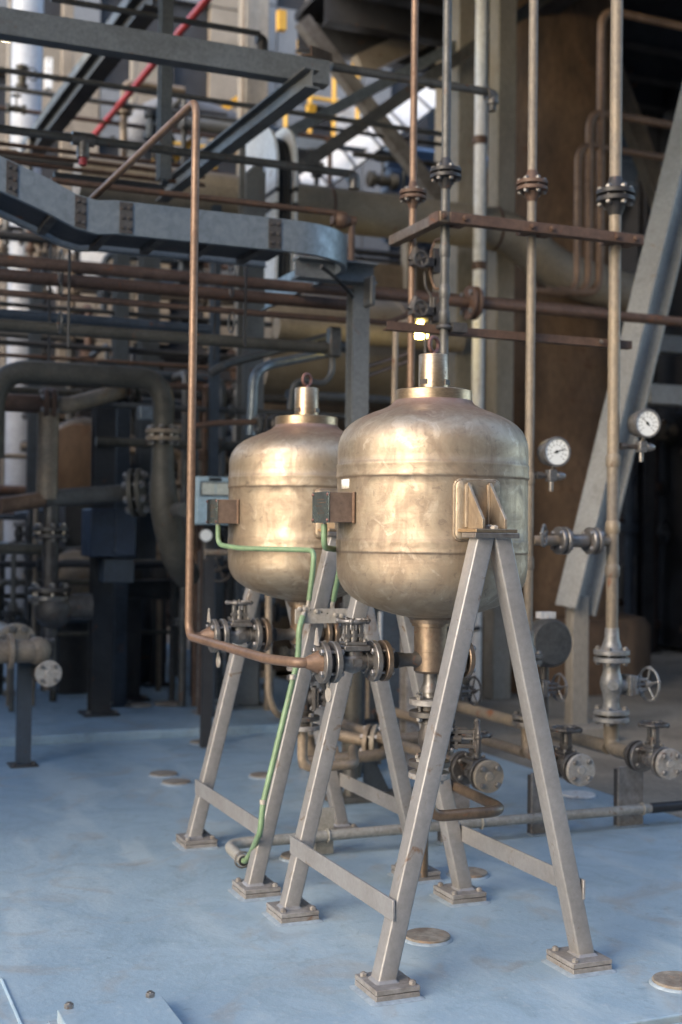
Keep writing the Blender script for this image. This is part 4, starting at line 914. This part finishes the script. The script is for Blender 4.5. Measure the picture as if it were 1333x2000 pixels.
# --- near left flange assembly with small valve
yp = 3.48; q = H(34, 1256, y=yp); R = px(76, q)/2
T = thing('flanged_tee', 'tan flanged tee with a big bolted disc at the left edge', 'pipe', (q.x, yp, .0))
part(T, 'flange', MB().disc(q+V((0, .05, 0)), (0, 1, 0), R, .03, 32), tanpipe_m); part(T, 'flange', MB().disc(q+V((0, .0, 0)), (0, 1, 0), R, .03, 32), tanvessel_m)
for i in range(8):
    a = math.pi/8+i*math.pi/4; bolt(T, q+V((math.cos(a)*R*.78, -.015, math.sin(a)*R*.78)), (0, -1, 0), .019, .02, bolt_m, back=.09)
part(T, 'elbow', MB().tube([q+V((-.25, -.16, -.03)), q+V((-.05, -.16, -.03)), q+V((.06, -.16, -.03)), q+V((.115, -.06, -.03))], .062, .04, 16).sphere(q+V((.085, -.14, -.03)), .075, 16), tanpipe_m)
part(T, 'pipe', MB().tube([q+V((0, .05, 0)), q+V((0, .9, 0))], .07, 0, 16), tanpipe_m)
part(T, 'flange', MB().disc(q+V((-.06, -.16, -.03)), (1, 0, 0), .095, .025, 24), tanpipe_m)
qb = H(96, 1316, y=yp-.2)
gate_valve('drain_valve', 'small valve with pale four bolt blind flange at the left edge', fr(qb+V((0, .115, 0)), (0, -1, 0), (0, 0, 1)), px(52, qb)/2, .06, .048, dark_m, dark_m, None, mate=(None, bus_m), blind=1, wh=2.4)
xq = H(46, 1400, y=yp).x
T = thing('angle_post', 'stained grey angle post carrying the flanged tee at left', 'post', (xq, yp, 0))
part(T, 'post', MB().prism(AN(.075, .06, .008), (xq-.035, yp-.03, .012), (xq-.035, yp-.03, q.z-.09), (0, 1, 0)), bluebeam_m); part(T, 'foot_plate', MB().bx(xq-.075, xq+.075, yp-.08, yp+.07, .001, .011), dark_m, .002)
for sx in (-1, 1): bolt(T, (xq+sx*.05, yp-.06, .011), (0, 0, 1), .012, .012, dark_m)

# --- pipes low behind the stands
q = H(728, 1450, y=1.98)
T = thing('flanged_run', 'tan low pipe run with a big bolted flange behind the near stand', 'pipe', (q.x, q.y, 0))
flange_pair(T, q, (.75, -.65, 0), .085, .022, .014, 6, tanpipe_m, tanvessel_m)
part(T, 'pipe', MB().tube([q+V((-.30, .35, .05)), q, ], .028, 0, 16).tube([q+V((.05, -.05, -.03)), q+V((.0, -.12, -.04)), (Xat(590, q.y-.15, q.z-.05), q.y-.13, q.z-.05)], .027, .05, 16).tube([q+V((.0, 0, 0)), q+V((.5, .0, .02))], .03, 0, 16), tanpipe_m)
q2 = H(690, 1590, y=2.05); part(T, 'leg', MB().cyl((q.x-.09, q.y+.05, 0.001), (q.x-.09, q.y+.05, q.z-.05), .032, 16).bx(q.x-.2, q.x+.3, q.y-.02, q.y+.12, .001, .03), greypipe_m)
part(T, 'gusset', MB().loft([[V((q.x+s, q.y+.05, z)) for s, z in ((-.02, .03), (.12, .03), (.02, q.z-.06), (-.02, q.z-.06))], [V((q.x+s, q.y+.062, z)) for s, z in ((-.02, .03), (.12, .03), (.02, q.z-.06), (-.02, q.z-.06))]]), bluebeam_m)
q = H(600, 1420, y=2.1)
T = thing('control_valve', 'grey control valve on a tan elbow between the stand legs', 'valve', (q.x, q.y, 0))
flange_pair(T, q, (0, 0, 1), .085, .024, .016, 4, tanpipe_m, greypipe_m); part(T, 'elbow', MB().tube([q-V((0, 0, .03)), q-V((0, 0, .12)), q+V((.15, 0, -.13))], .04, .08, 16), tanpipe_m)
part(T, 'body', MB().lathe([(.06, .03), (.045, .1), (.05, .16), (.035, .2)], q, (0, 0, 1), 18).box(q+V((.03, -.02, .22)), (.07, .08, .11)).tube([q+V((-.05, 0, .06)), q+V((-.04, 0, .3))], .02, 0, 12), greypipe_m, .005); part(T, 'foot', MB().cyl((q.x+.15, q.y, .001), (q.x+.15, q.y, q.z-.13), .035, 14), dark_m)
pipe('tan bent pipe hanging behind the far stand', [H(525, 1130, y=2.3), H(525, 1360, y=2.3), H(540, 1396, y=2.3), H(600, 1405, y=2.6)], .017, tanpipe_m, .06)
zpipe('grey riser behind the near gate valve', 690, 1230, 1440, 2.6, 38, greenpipe_m, z0=-.0)
solo('low_actuator', 'dark low actuator drum behind the stand legs', 'machine', MB().cyl(H(650, 1420, y=2.9), H(735, 1424, y=2.9), .055, 16).cyl(H(690, 1424, y=2.95), V((H(690, 1424, y=2.95).x, 2.95, 0)), .05, 12), dark_m)
zpipe('thin bright conduit behind the stand apex', 742, 1195, 1430, 3.0, 8, white_m, z0=0)
column('grey upright behind the near valves', 750, 1150, 1500, 3.4, 45, bluebeam_m, z0=.001, z1=1.05)
column('brown upright right of the stand apex', 800, 1170, 1500, 2.6, 30, plate_m, z0=.001, z1=1.1)

# --- right: column, white pipe, diagonal brace, bent pipes
cq = H(1085, 1000, y=6.3); RC_ = px(118, cq)
T = thing('rusty_column', 'huge rusty brown stack column right of centre', 'column', (cq.x, 6.3, -.05))
part(T, 'shaft', MB().lathe([(RC_, 0), (RC_, 7.5)], (cq.x, 6.3, -.05), (0, 0, 1), 48), column_m)
part(T, 'plinth', MB().lathe([(RC_*1.55, 0), (RC_*1.55, .55), (RC_*1.45, .62), (RC_*1.02, .63)], (cq.x, 6.3, -.045), (0, 0, 1), 10), column_m)
solo('pale_column', 'pale concrete strip column left of the rusty stack', 'column', MB().prism(RC(.17, .17), (Xat(975, 5.6, 2), 5.6, -.05), (Xat(975, 5.6, 2), 5.6, 7.4), (0, 1, 0)), pale_m, bevel=.01)
solo('pale_column', 'pale grey column behind the grey riser', 'column', MB().prism(RC(.26, .2), (Xat(905, 6.0, 2), 6.0, -.05), (Xat(905, 6.0, 2), 6.0, 7.4), (0, 1, 0)), pale_m, bevel=.01)
T = zpipe('bright white downpipe left of the rusty stack', 937, -50, 900, 5.2, 24, white_m, z0=0, z1=7.3)
for v in (275, 520): q = H(937, v, y=5.2); part_c = solo('pipe_collar', 'rusty collar on the white downpipe' if v < 400 else 'lower collar on the white downpipe', 'collar', MB().lathe([(.055, -.03), (.06, 0), (.055, .03)], q, (0, 0, 1), 18), rustpipe_m)
# big diagonal brace with foot
yd = 3.6; p0 = H(1128, 1178, y=yd); p1 = H(1372, 170, y=yd); sW = px(92, p0)*.62
T = thing('diagonal_brace', 'big pale diagonal steel brace leaning right at the right edge', 'brace', (p0.x, yd, p0.z))
dd = (p1-p0).normalized()
part(T, 'member', MB().prism(I(.27, .155, .02, .016), p0-dd*.05, p1+dd*1.6, (-.9, -.43, 0)), lightbeam_m)
part(T, 'foot', MB().prism(RC(.13, .09), (p0.x+.0, yd, -.05), (p0.x+.0, yd, p0.z+.05), (0, 1, 0)).box((p0.x, yd, .0), (.4, .4, .1)), pale_m, .01)
beam('brown inner diagonal brace behind the thick riser', H(1140, -20, y=6.6), H(1300, 420, y=6.6), RC(.16, .14), tanpipe_m, group='inner braces')
for u, vt, r_, n_, lb in ((1128, 292, 20, 14, 'lowest'), (1150, 228, 24, 16, 'middle'), (1172, 30, 28, 17, 'tallest')):
    y = 4.3; q = H(u, 450, y=y); zt = Zat(vt-12, q.x, y); zb_ = Zat(575, q.x, y)
    pipe(f'{lb} of three thin bent pipes hanging before the rusty stack', [(q.x+1.3, y, zt-.02), (q.x, y, zt), (q.x, y, zb_), (q.x-.35, y, zb_)], px(n_, q)/2, copper_m, .14, 'nested bent pipes')
# pale beams at far right
beam('pale horizontal beam low at far right', H(1260, 770, y=5.4), V((6.0, 5.4, H(1260, 770, y=5.4).z)), RC(.18, .16), lightbeam_m)
beam('pale horizontal beam above the low one at far right', H(1260, 670, y=5.4), V((6.0, 5.4, H(1260, 670, y=5.4).z)), RC(.16, .14), beam_m)

# --- big tan pipe with elbow, drum behind
yt = 5.4; q = H(650, 410, y=yt); rt_ = px(86, q)/2; xe_ = Xat(1000, yt, q.z)
T = thing('large_pipe', 'very large tan clad pipe across the centre bending down at right', 'pipe', (q.x, yt, q.z))
part(T, 'pipe', MB().tube([(Xat(150, yt, q.z), yt, q.z), (xe_, yt, q.z), (xe_+.42, yt, q.z-.30), (xe_+1.2, yt, q.z-.42)], rt_, .32, 28, 10), tanvessel_m)
part(T, 'seam_band', MB().torus((Xat(965, yt, q.z), yt, q.z), (1, 0, 0), rt_, .012, 36), rustpipe_m); part(T, 'seam_band', MB().torus((Xat(640, yt, q.z), yt, q.z), (1, 0, 0), rt_, .012, 36), rustpipe_m)
yv = 6.8; q = H(700, 690, y=yv)
T = thing('horizontal_drum', 'tan horizontal drum lying behind the vessel necks', 'vessel', (q.x, yv, q.z))
part(T, 'shell', MB().cyl((Xat(495, yv, q.z), yv, q.z), (Xat(960, yv, q.z), yv, q.z), px(105, q), 36), tanvessel_m); part(T, 'band', MB().torus((Xat(760, yv, q.z), yv, q.z), (1, 0, 0), px(105, q), .02, 40), tanpipe_m)
solo('concrete_wall', 'stained tan concrete block above the drum', 'wall', MB().bx(Xat(500, 7.6, 3), Xat(860, 7.6, 3), 7.6, 8.2, 0, H(600, 500, y=7.6).z), tanpipe_m)
xpipe('tan pipe at lower centre behind the grey upright', 540, 640, 900, 5.8, 46, tanvessel_m)
# white cable riser (duct) behind the tray end
yw = 4.0; q = H(545, 300, y=yw)
T = thing('white_cable_riser', 'white curved cable riser rising behind the tray end', 'cable tray', q)
for u, s in ((540, 1), (577, -1)):
    a = H(u, 540, y=yw); x = a.x; wd = .02; dep = .20
    zlow = H(u, 545, y=yw).z; zt = H(u, 318, y=yw).z; b = MB(); rings = []
    cen = [(yw, zlow), (yw, zt)]
    for k in range(1, 11): an = math.pi/2*k/10; cen.append((yw+.30-.30*math.cos(an), zt+.30*math.sin(an)))
    cen.append((yw+.62, zt+.30))
    for i, (yy, zz) in enumerate(cen):
        j0, j1 = cen[max(0, i-1)], cen[min(len(cen)-1, i+1)]; dy, dz = j1[0]-j0[0], j1[1]-j0[1]; l = math.hypot(dy, dz); ny, nz = dz/l, -dy/l
        rings.append([V((x-wd/2, yy, zz)), V((x+wd/2, yy, zz)), V((x+wd/2, yy+ny*dep, zz+nz*dep)), V((x-wd/2, yy+ny*dep, zz+nz*dep))])
    part(T, 'side_rail', b.loft(rings), white_m)
    for v in (370, 400): part(T, 'strap', MB().box((x, yw+.1, Zat(v, x, yw)), (wd*1.3, .21, .03)), dark_m)
cbl = MB()
for j in range(4):
    x = Xat(547+j*8, yw, q.z); cbl.tube([(x, yw+.06, H(545, 540, y=yw).z), (x, yw+.06, zt), (x, yw+.12, zt+.15), (x, yw+.34, zt+.24), (x, yw+.62, zt+.24)], .018, .1, 8)
part(T, 'cables', cbl, rubber_m)

# --- upper middle: inclined white gallery with rails
yg = 9.0
g0, g1 = H(560, 345, y=yg), H(900, 95, y=yg); hg = px(95, g0)
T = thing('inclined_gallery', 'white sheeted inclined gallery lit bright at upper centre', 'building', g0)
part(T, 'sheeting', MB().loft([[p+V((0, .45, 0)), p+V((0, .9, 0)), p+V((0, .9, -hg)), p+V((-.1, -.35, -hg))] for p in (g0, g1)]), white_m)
dv_ = g1-g0
for k in range(7):
    e = (k+.5)/7; p = g0+dv_*e; part(T, 'batten', MB().prism(RC(.03, .02), p+V((0, .43, 0)), p+V((-.1, -.37, -hg)), (0, -1, .3)), greywall_m)
for off, m, n_, lb, yy in ((0, galv_m, 26, 'upper', 6.0), (1, greypipe_m, 30, 'lower', 5.8)):
    p0_, p1_ = (H(560, 262, y=yy), H(905, 82, y=yy)) if off == 0 else (H(595, 322, y=yy), H(1075, -12, y=yy))
    beam(f'{lb} grey diagonal tie crossing the bright gallery', p0_, p1_, RC(px(n_, p0_)*.8, px(n_, p0_)*.75), m, (0, 1, 0), group='diagonal ties at upper centre')
beam('brown diagonal tie crossing the other way at upper centre', H(590, 40, y=7.0), H(880, 420, y=7.0), RC(.13, .12), plate_m, (0, 1, 0))
beam('lowest pale diagonal tie under the gallery', H(700, 130, y=7.6), H(830, 70, y=7.6), RC(.20, .14), tanvessel_m, (0, 1, 0))
# yellow posts and ladder pieces
for (u0, v0, u1, v1, n_, lb) in ((696, 60, 696, 140, 14, 'yellow post under the dark platform'), (550, 22, 550, 60, 16, 'short yellow post left of the dark platform'), (586, 78, 586, 105, 9, 'yellow hoop post above the beam end'), (607, 75, 607, 105, 8, 'second yellow hoop post above the beam end'),
                                 (608, 205, 608, 232, 16, 'small yellow block by the white gallery'), (825, 75, 825, 100, 9, 'yellow post at right of the pale tie'), (340, 312, 440, 212, 14, 'yellow sloping stair rail behind the slim upright'), (400, 240, 470, 190, 12, 'yellow stair stringer at upper left'),
                                 (590, 70, 640, 40, 10, 'yellow handrail under the dark platform')):
    p0_, p1_ = H(u0, v0, y=8.6), H(u1, v1, y=8.6); s_ = px(n_, p0_); beam(lb, p0_, p1_, RC(s_, s_), yellow_m, (0, 1, 0), 'yellow_rail', 'rail', 'yellow steelwork far behind')
# yellow handrail of a far landing
for u0, v0, u1, lb, yy in ((300, 205, 480, 'yellow handrail of a landing behind the slim upright', 10.5), (560, 118, 700, 'yellow handrail of a landing behind the brown tie', 10.8)):
    q = H(u0, v0, y=yy); x1_ = Xat(u1, yy, q.z); T = thing('handrail', lb, 'handrail', (q.x, yy, q.z-.9), 'yellow handrails far behind')
    part(T, 'top_rail', MB().tube([(q.x, yy, q.z), (x1_, yy, q.z)], .028, 0, 10), yellow_m); part(T, 'mid_rail', MB().tube([(q.x, yy, q.z-.4), (x1_, yy, q.z-.4)], .022, 0, 10), yellow_m)
    n3 = 4
    for k in range(n3): xx = q.x+(x1_-q.x)*k/(n3-1); part(T, 'post', MB().cyl((xx, yy, q.z-.9), (xx, yy, q.z), .028, 10), yellow_m)
    part(T, 'landing', MB().bx(q.x-.1, x1_+.1, yy-.05, yy+1, q.z-1.05, q.z-.9), beam_m)
# far white and pale uprights
q = H(48, 380, y=9.5); whitev_m = mat('pale_vessel_paint', (.36, .38, .41), (.28, .29, .31), 3, .5, 0, .1, .03)
T = thing('tall_white_vessel', 'tall white steel vessel at the far left', 'vessel', (q.x, 9.5, 0)); R_ = px(62, q)/2
part(T, 'shell', MB().lathe([(R_, 0), (R_, 9), (R_*.4, 9.3)], (q.x, 9.5, .05), (0, 0, 1), 32), whitev_m)
for v in (520, 580, 610): z = Zat(v, q.x, 9.5); part(T, 'ring', MB().torus((q.x, 9.5, z), (0, 0, 1), R_, .035, 32), white_m)
def upright(u, n_, y, m, lb, z1=8):
    q = H(u, 200, y=y); s_ = px(n_, q); solo('far_upright', lb, 'column', MB().prism(RC(s_, s_), (q.x, y, .0), (q.x, y, z1), (0, 1, 0)), m, 'far uprights lit pale', bevel=.01)
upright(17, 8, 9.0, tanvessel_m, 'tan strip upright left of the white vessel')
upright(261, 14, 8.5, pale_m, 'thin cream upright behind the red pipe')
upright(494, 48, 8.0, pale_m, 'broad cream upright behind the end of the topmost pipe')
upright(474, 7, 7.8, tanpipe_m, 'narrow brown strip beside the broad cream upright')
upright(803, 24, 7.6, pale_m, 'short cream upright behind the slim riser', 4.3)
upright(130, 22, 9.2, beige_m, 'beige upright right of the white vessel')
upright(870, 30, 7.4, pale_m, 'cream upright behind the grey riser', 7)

# --- far buildings: wall panels, openings
T = thing('beige_building', 'beige panelled building far behind at upper left', 'building', H(200, 500, y=12))
x0, x1 = Xat(-200, 12, 4), Xat(470, 12, 4)
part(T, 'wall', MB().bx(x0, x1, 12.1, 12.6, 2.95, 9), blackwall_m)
rnd = random.Random(5); n_ = 0
for i in range(9):
    for j in range(9):
        xa_ = x0+(x1-x0)*i/9; xb_ = x0+(x1-x0)*(i+1)/9; za = 3.0+j*.62
        if rnd.random() < .42: continue
        part(T, 'panel', MB().bx(xa_+.01, xb_-.01, 12.0, 12.09, za+.01, za+.61), rnd.choice([beige_m, beige_m, beige_m, greywall_m]))
T = thing('grey_building', 'grey panelled building far behind at upper centre', 'building', H(560, 300, y=12))
x0, x1 = Xat(475, 12.3, 4), Xat(760, 12.3, 4); part(T, 'wall', MB().bx(x0, x1+.6, 12.4, 12.9, 3.2, 11), blackwall_m)
for i in range(5):
    for j in range(10):
        if rnd.random() < .25: continue
        xa_ = x0+(x1-x0)*i/5; xb_ = x0+(x1-x0)*(i+1)/5; za = 3.9+j*.62; part(T, 'panel', MB().bx(xa_+.01, xb_-.01, 12.3, 12.39, za+.01, za+.61), greywall_m)
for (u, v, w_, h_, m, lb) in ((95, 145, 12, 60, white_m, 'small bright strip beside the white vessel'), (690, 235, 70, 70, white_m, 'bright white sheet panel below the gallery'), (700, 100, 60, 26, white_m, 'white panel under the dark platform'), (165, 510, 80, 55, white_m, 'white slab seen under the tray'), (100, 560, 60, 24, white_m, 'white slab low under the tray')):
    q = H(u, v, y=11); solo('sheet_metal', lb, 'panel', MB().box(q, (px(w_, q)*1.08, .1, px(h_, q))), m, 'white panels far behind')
# near-black backdrop wall added behind everything to block the sky
T = thing('dark_backdrop', 'large near black backdrop added to block the sky behind the plant', 'building', (3, 14, 0))
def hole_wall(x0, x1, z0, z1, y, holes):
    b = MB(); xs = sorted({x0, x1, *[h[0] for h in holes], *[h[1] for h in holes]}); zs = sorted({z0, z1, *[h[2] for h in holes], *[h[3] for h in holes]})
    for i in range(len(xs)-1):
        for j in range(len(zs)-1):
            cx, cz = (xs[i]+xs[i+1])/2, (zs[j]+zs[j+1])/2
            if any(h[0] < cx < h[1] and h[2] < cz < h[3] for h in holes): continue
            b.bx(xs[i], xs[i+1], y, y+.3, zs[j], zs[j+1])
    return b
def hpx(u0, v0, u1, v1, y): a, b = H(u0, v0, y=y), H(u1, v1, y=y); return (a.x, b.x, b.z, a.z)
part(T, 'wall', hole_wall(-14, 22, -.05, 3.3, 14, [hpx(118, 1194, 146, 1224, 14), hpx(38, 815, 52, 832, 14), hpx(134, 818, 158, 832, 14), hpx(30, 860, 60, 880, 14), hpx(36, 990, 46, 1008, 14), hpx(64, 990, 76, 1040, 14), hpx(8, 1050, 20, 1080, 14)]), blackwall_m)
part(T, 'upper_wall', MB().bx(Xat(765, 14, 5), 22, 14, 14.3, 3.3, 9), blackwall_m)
ORD = 'first second third fourth fifth sixth seventh eighth ninth'.split()
# blue louvre sheets at upper right and dark joists
for j in range(9):
    z = Zat(30+j*42, 7.5, 9.5)
    T = solo('louvre_sheet', f'blue grey louvre sheet at the far right, {ORD[j]} from the top', 'louvre', MB().box((8.6, 9.5+.03*j, z), (4.6, .25, .26), Matrix.Rotation(.5, 3, 'X')), louvre_m, 'louvre sheets at far right')
for j in range(4):
    z = Zat(330+j*45, 5.6, 10.2)
    solo('louvre_sheet', f'blue grey louvre sheet behind the slim riser, {ORD[j]} from the top', 'louvre', MB().box((5.2, 10.2, z), (1.5, .2, .3), Matrix.Rotation(.5, 3, 'X')), louvre_m, 'louvre sheets behind the risers')
column('dark upright at far right behind the brace', 1262, 0, 900, 8.8, 26, darkbeam_m, z0=-.05, z1=8)
column('blue upright between the far right louvres', 1262, 0, 900, 9.2, 12, bluebeam_m, z0=-.05, z1=8)
# platform overhead; the unseen front of its deck is added to shade the plant
T = thing('overhead_platform', 'dark steel platform overhead with joists, its unseen front added for shade', 'platform', (4, 5, 6))
xl_ = Xat(572, 9, 6)
part(T, 'deck_plate', MB().bx(-3.2, 16, 1.6, 6.4, 6.3, 6.36).bx(2.5, 16, 6.405, 8.1, 6.3, 6.36).bx(6.4, 16, 8.105, 13.8, 6.3, 6.36), blackwall_m)
for j in range(3): part(T, 'joist', MB().prism(I(.32, .16), (2.5, 6.6+j*.7, 6.13), (16, 6.6+j*.7, 6.13), (0, 0, 1)), darkbeam_m)
for j in range(4): part(T, 'girder', MB().prism(I(.5, .2), (4+j*2.8, 3.3, 6.04), (4+j*2.8, 8.0, 6.04), (0, 0, 1)), darkbeam_m)
T = thing('overhead_shade_slab', 'unseen dark slab added above the risers for shade', 'platform', (1, 2, 4.8))  # added out of view to darken the floor and tray below
part(T, 'deck_plate', MB().bx(-7.4, 3.0, 1.2, 3.3, 4.80, 4.84), darkbeam_m)
for y in (1.25, 3.25): part(T, 'side_beam', MB().prism(CH(.2, .08, .01), (-7.4, y, 4.95), (3.0, y, 4.95), (0, 0, 1)), darkbeam_m)
# plain blocks added around the view to cut sun and sky light
solo('left_shade_block', 'unseen dark block added beyond the left edge for shade', 'building', MB().bx(-8.5, -4.4, .4, 13.5, 0, 4.5), darkbeam_m)
solo('facing_shade_block', 'unseen dark block added behind the viewer for shade', 'building', MB().bx(-8, 26, -14, -9.5, -.05, 11), darkbeam_m)  # added to keep low front sky off the upright faces
solo('right_shade_block', 'dark block added beyond the right edge of the plant for shade', 'building', MB().bx(7.6, 12, 4.0, 13.8, 0, 6.2), blackwall_m)  # added to darken the right side

# --- small plant in the shade: pipes, valves and boxes one can still tell apart
def small_valve(q, s, m, label, group, ax=(0, 0, 1)):
    T = thing('small_valve', label, 'valve', q, group); ax = V(ax)
    part(T, 'body', MB().lathe([(s*.35, -s), (s*.6, -s*.2), (s*.6, s*.2), (s*.35, s)], q, ax, 14), m)
    for e in (-1, 1): part(T, 'flange', MB().disc(q+ax*s*e, ax, s*.8, s*.25, 16).disc(q+ax*s*1.35*e, ax, s*.8, s*.25, 16), m)
    sd_ = V((.5, -.86, 0)) if ax.z > .5 else V((0, 0, 1))
    part(T, 'stem', MB().cyl(q, q+sd_*s*2.2, s*.14, 8), m); part(T, 'handwheel', MB().torus(q+sd_*s*2.1, sd_, s*.75, s*.1, 18, 6).cyl(q+sd_*s*2.1+V((-s*.7, 0, 0)), q+sd_*s*2.1+V((s*.7, 0, 0)), s*.08, 6), m)
rc_ = random.Random(21)
ADJ = {'olive_pipe': 'olive', 'rusty_pipe': 'rusty', 'dark_beam': 'near black', 'blue_grey_beam': 'bluish', 'grey_pipe': 'grey', 'tan_pipe': 'tan'}
dim = [greenpipe_m, rustpipe_m, darkbeam_m, bluebeam_m, greypipe_m, tanpipe_m]
def clutter(u0, u1, ya, yb, zlo, zhi, n, lab, thin=(8, 20)):
    for i in range(n):
        y = rc_.uniform(ya, yb); u = rc_.uniform(u0, u1); x = Xat(u, y, 1.3); m = rc_.choice(dim); r = px(rc_.uniform(*thin), (x, y, 1.3))/2
        aj = ADJ[m.name]+' '; za, zb__ = sorted((rc_.uniform(zlo, zhi), rc_.uniform(zlo, zhi))); k = i % 4
        if k in (0, 1):
            za = (.06 if y > 4.13 else .001) if zlo < 1 and u0 < 600 else (-.05 if zlo < 1 else za); zb__ = max(zb__, za+.5)
            pts_ = [(x, y, za), (x, y, zb__)]; sd2 = rc_.choice((-1, 1)); bk = rc_.random() >= .6
            pts_.append((x, y+rc_.uniform(.4, 1), zb__) if bk else (x+sd2*rc_.uniform(.3, .9), y, zb__))
            T = thing('pipe', aj+lab[0]+(', bent back at its top' if bk else ', bent left at its top' if sd2 < 0 else ', bent right at its top'), 'pipe', (x, y, za), lab[2])
            part(T, 'tube', MB().tube(pts_, r, r*3, 10, 5), m)
            for j in range(2): z = rc_.uniform(za, zb__); part(T, 'flange', MB().disc((x, y, z), (0, 0, 1), r*2.1, r*.7, 14).disc((x, y, z+r), (0, 0, 1), r*2.1, r*.7, 14), m)
        elif k == 2: small_valve(V((x, y, rc_.uniform(zlo+.3, zhi-.2))), r*2.6, m, aj+lab[1], lab[2].replace('pipes', 'valves'), (0, 0, 1) if rc_.random() < .6 else (1, 0, 0))
        else:
            z = (za+zb__)/2; w_ = rc_.uniform(.4, 1.4)*(.35 if 'between' in lab[0] else 1)
            T = thing('pipe', aj+lab[0].replace('upright', 'level'), 'pipe', (x, y, z), lab[2].replace('upright', 'level')); part(T, 'tube', MB().tube([(x-w_, y, z), (x+w_, y, z), (x+w_, y, -.04 if zlo < 1 else z-.5)], r, r*3, 10, 5), m)
            part(T, 'flange', MB().disc((x, y, z), (1, 0, 0), r*2, r*.7, 14).disc((x+r*1.1, y, z), (1, 0, 0), r*2, r*.7, 14), m)
clutter(-20, 110, 5.2, 6.6, .2, 1.5, 30, ('thin upright pipe in the far left shade', 'small valve in the far left shade', 'dim upright pipes at far left'), (7, 15))
clutter(60, 470, 6.8, 9.5, .2, 3.2, 62, ('upright pipe behind the elbow pipe', 'dim valve behind the elbow pipe', 'dim upright pipes behind the elbow pipe'), (8, 24))
clutter(340, 560, 4.6, 6.4, .9, 2.6, 18, ('upright pipe left of the far vessel', 'dim valve in the shade left of the far vessel', 'dim upright pipes left of the far vessel'), (8, 18))
clutter(-20, 640, 7.3, 10.0, 2.8, 5.4, 60, ('thin upright pipe in the high left steelwork', 'valve among the high steelwork at left', 'upright pipes in the high steelwork'), (7, 17))
clutter(500, 800, 3.3, 5.2, .2, 1.3, 26, ('upright pipe between the stand legs', 'dim valve in the shade between the stand legs', 'dim upright pipes behind the stands'), (8, 20))
clutter(1215, 1400, 8.4, 11, .2, 3.0, 26, ('upright pipe in the far right dark', 'dim valve in the dark at far right', 'dim upright pipes at far right'), (9, 24))
clutter(700, 1000, 8.0, 9.8, 3.0, 5.6, 16, ('thin upright pipe behind the risers', 'valve in the dark behind the risers', 'upright pipes behind the risers'), (8, 18))
for (u0, v0, u1, n_, y, m, lb) in ((-40, 165, 480, 10, 7.5, greypipe_m, 'thin grey line passing behind the tee pipe'), (-40, 205, 560, 9, 7.9, rustpipe_m, 'thin brown line behind the tee pipe'), (-40, 300, 520, 14, 6.8, darkbeam_m, 'dark rail behind the three thin rusty pipes'), (-40, 455, 520, 18, 6.6, darkbeam_m, 'dark rail under the cable tray'),
                                   (-40, 495, 560, 8, 6.9, greypipe_m, 'thin grey line under the cable tray'), (-40, 590, 560, 10, 6.0, darkbeam_m, 'dark line between the rusty pipes'), (-40, 665, 470, 12, 6.1, darkbeam_m, 'dark line below the olive pipe'), (-40, 690, 470, 8, 5.8, rustpipe_m, 'thin brown line above the thick elbow pipe'),
                                   (330, 235, 560, 34, 8.2, beam_m, 'flat grey beam behind the slim upright'), (690, 300, 900, 12, 7.2, greypipe_m, 'grey line under the gallery'), (600, 245, 880, 8, 7.0, darkbeam_m, 'thin dark line crossing the gallery')):
    xpipe(lb, u0, v0, u1, y, n_, m)
q = H(290, 250, y=8.4); pipe('pale grey duct elbow at upper left', [q+V((-.12, 0, -1.0)), q+V((-.12, 0, 0)), q+V((.25, 0, .22)), q+V((.9, .3, .22))], .16, greywall_m, .3)
# lit lamps
def lamp(label, u, v, y, w_, h_, c, s):
    q = H(u, v, y=y); T = thing('work_lamp', label, 'lamp', q, 'lit lamps'); W_, H_ = px(w_, q)/2, px(h_, q)/2
    part(T, 'glass', MB().lathe([(.01, 0), (W_*.9, .004), (W_, H_*.6), (W_*.6, H_*1.6), (.01, H_*2)], q-V((0, 0, H_)), (0, 0, 1), 20), emit('lamp_glow_'+str(u), c, s)); part(T, 'hood', MB().lathe([(W_*1.1, 0), (W_*.4, H_*.8), (.01, H_*.9)], q+V((0, 0, H_)), (0, 0, 1), 18), dark_m)
lamp('lit warm lamp under the big beam at the left edge', 14, 66, 6.5, 44, 16, (1, .80, .45), 9)
lamp('glowing yellow lamp seen past the near vessel eye', 822, 643, 5.0, 28, 34, (1, .72, .18), 14)
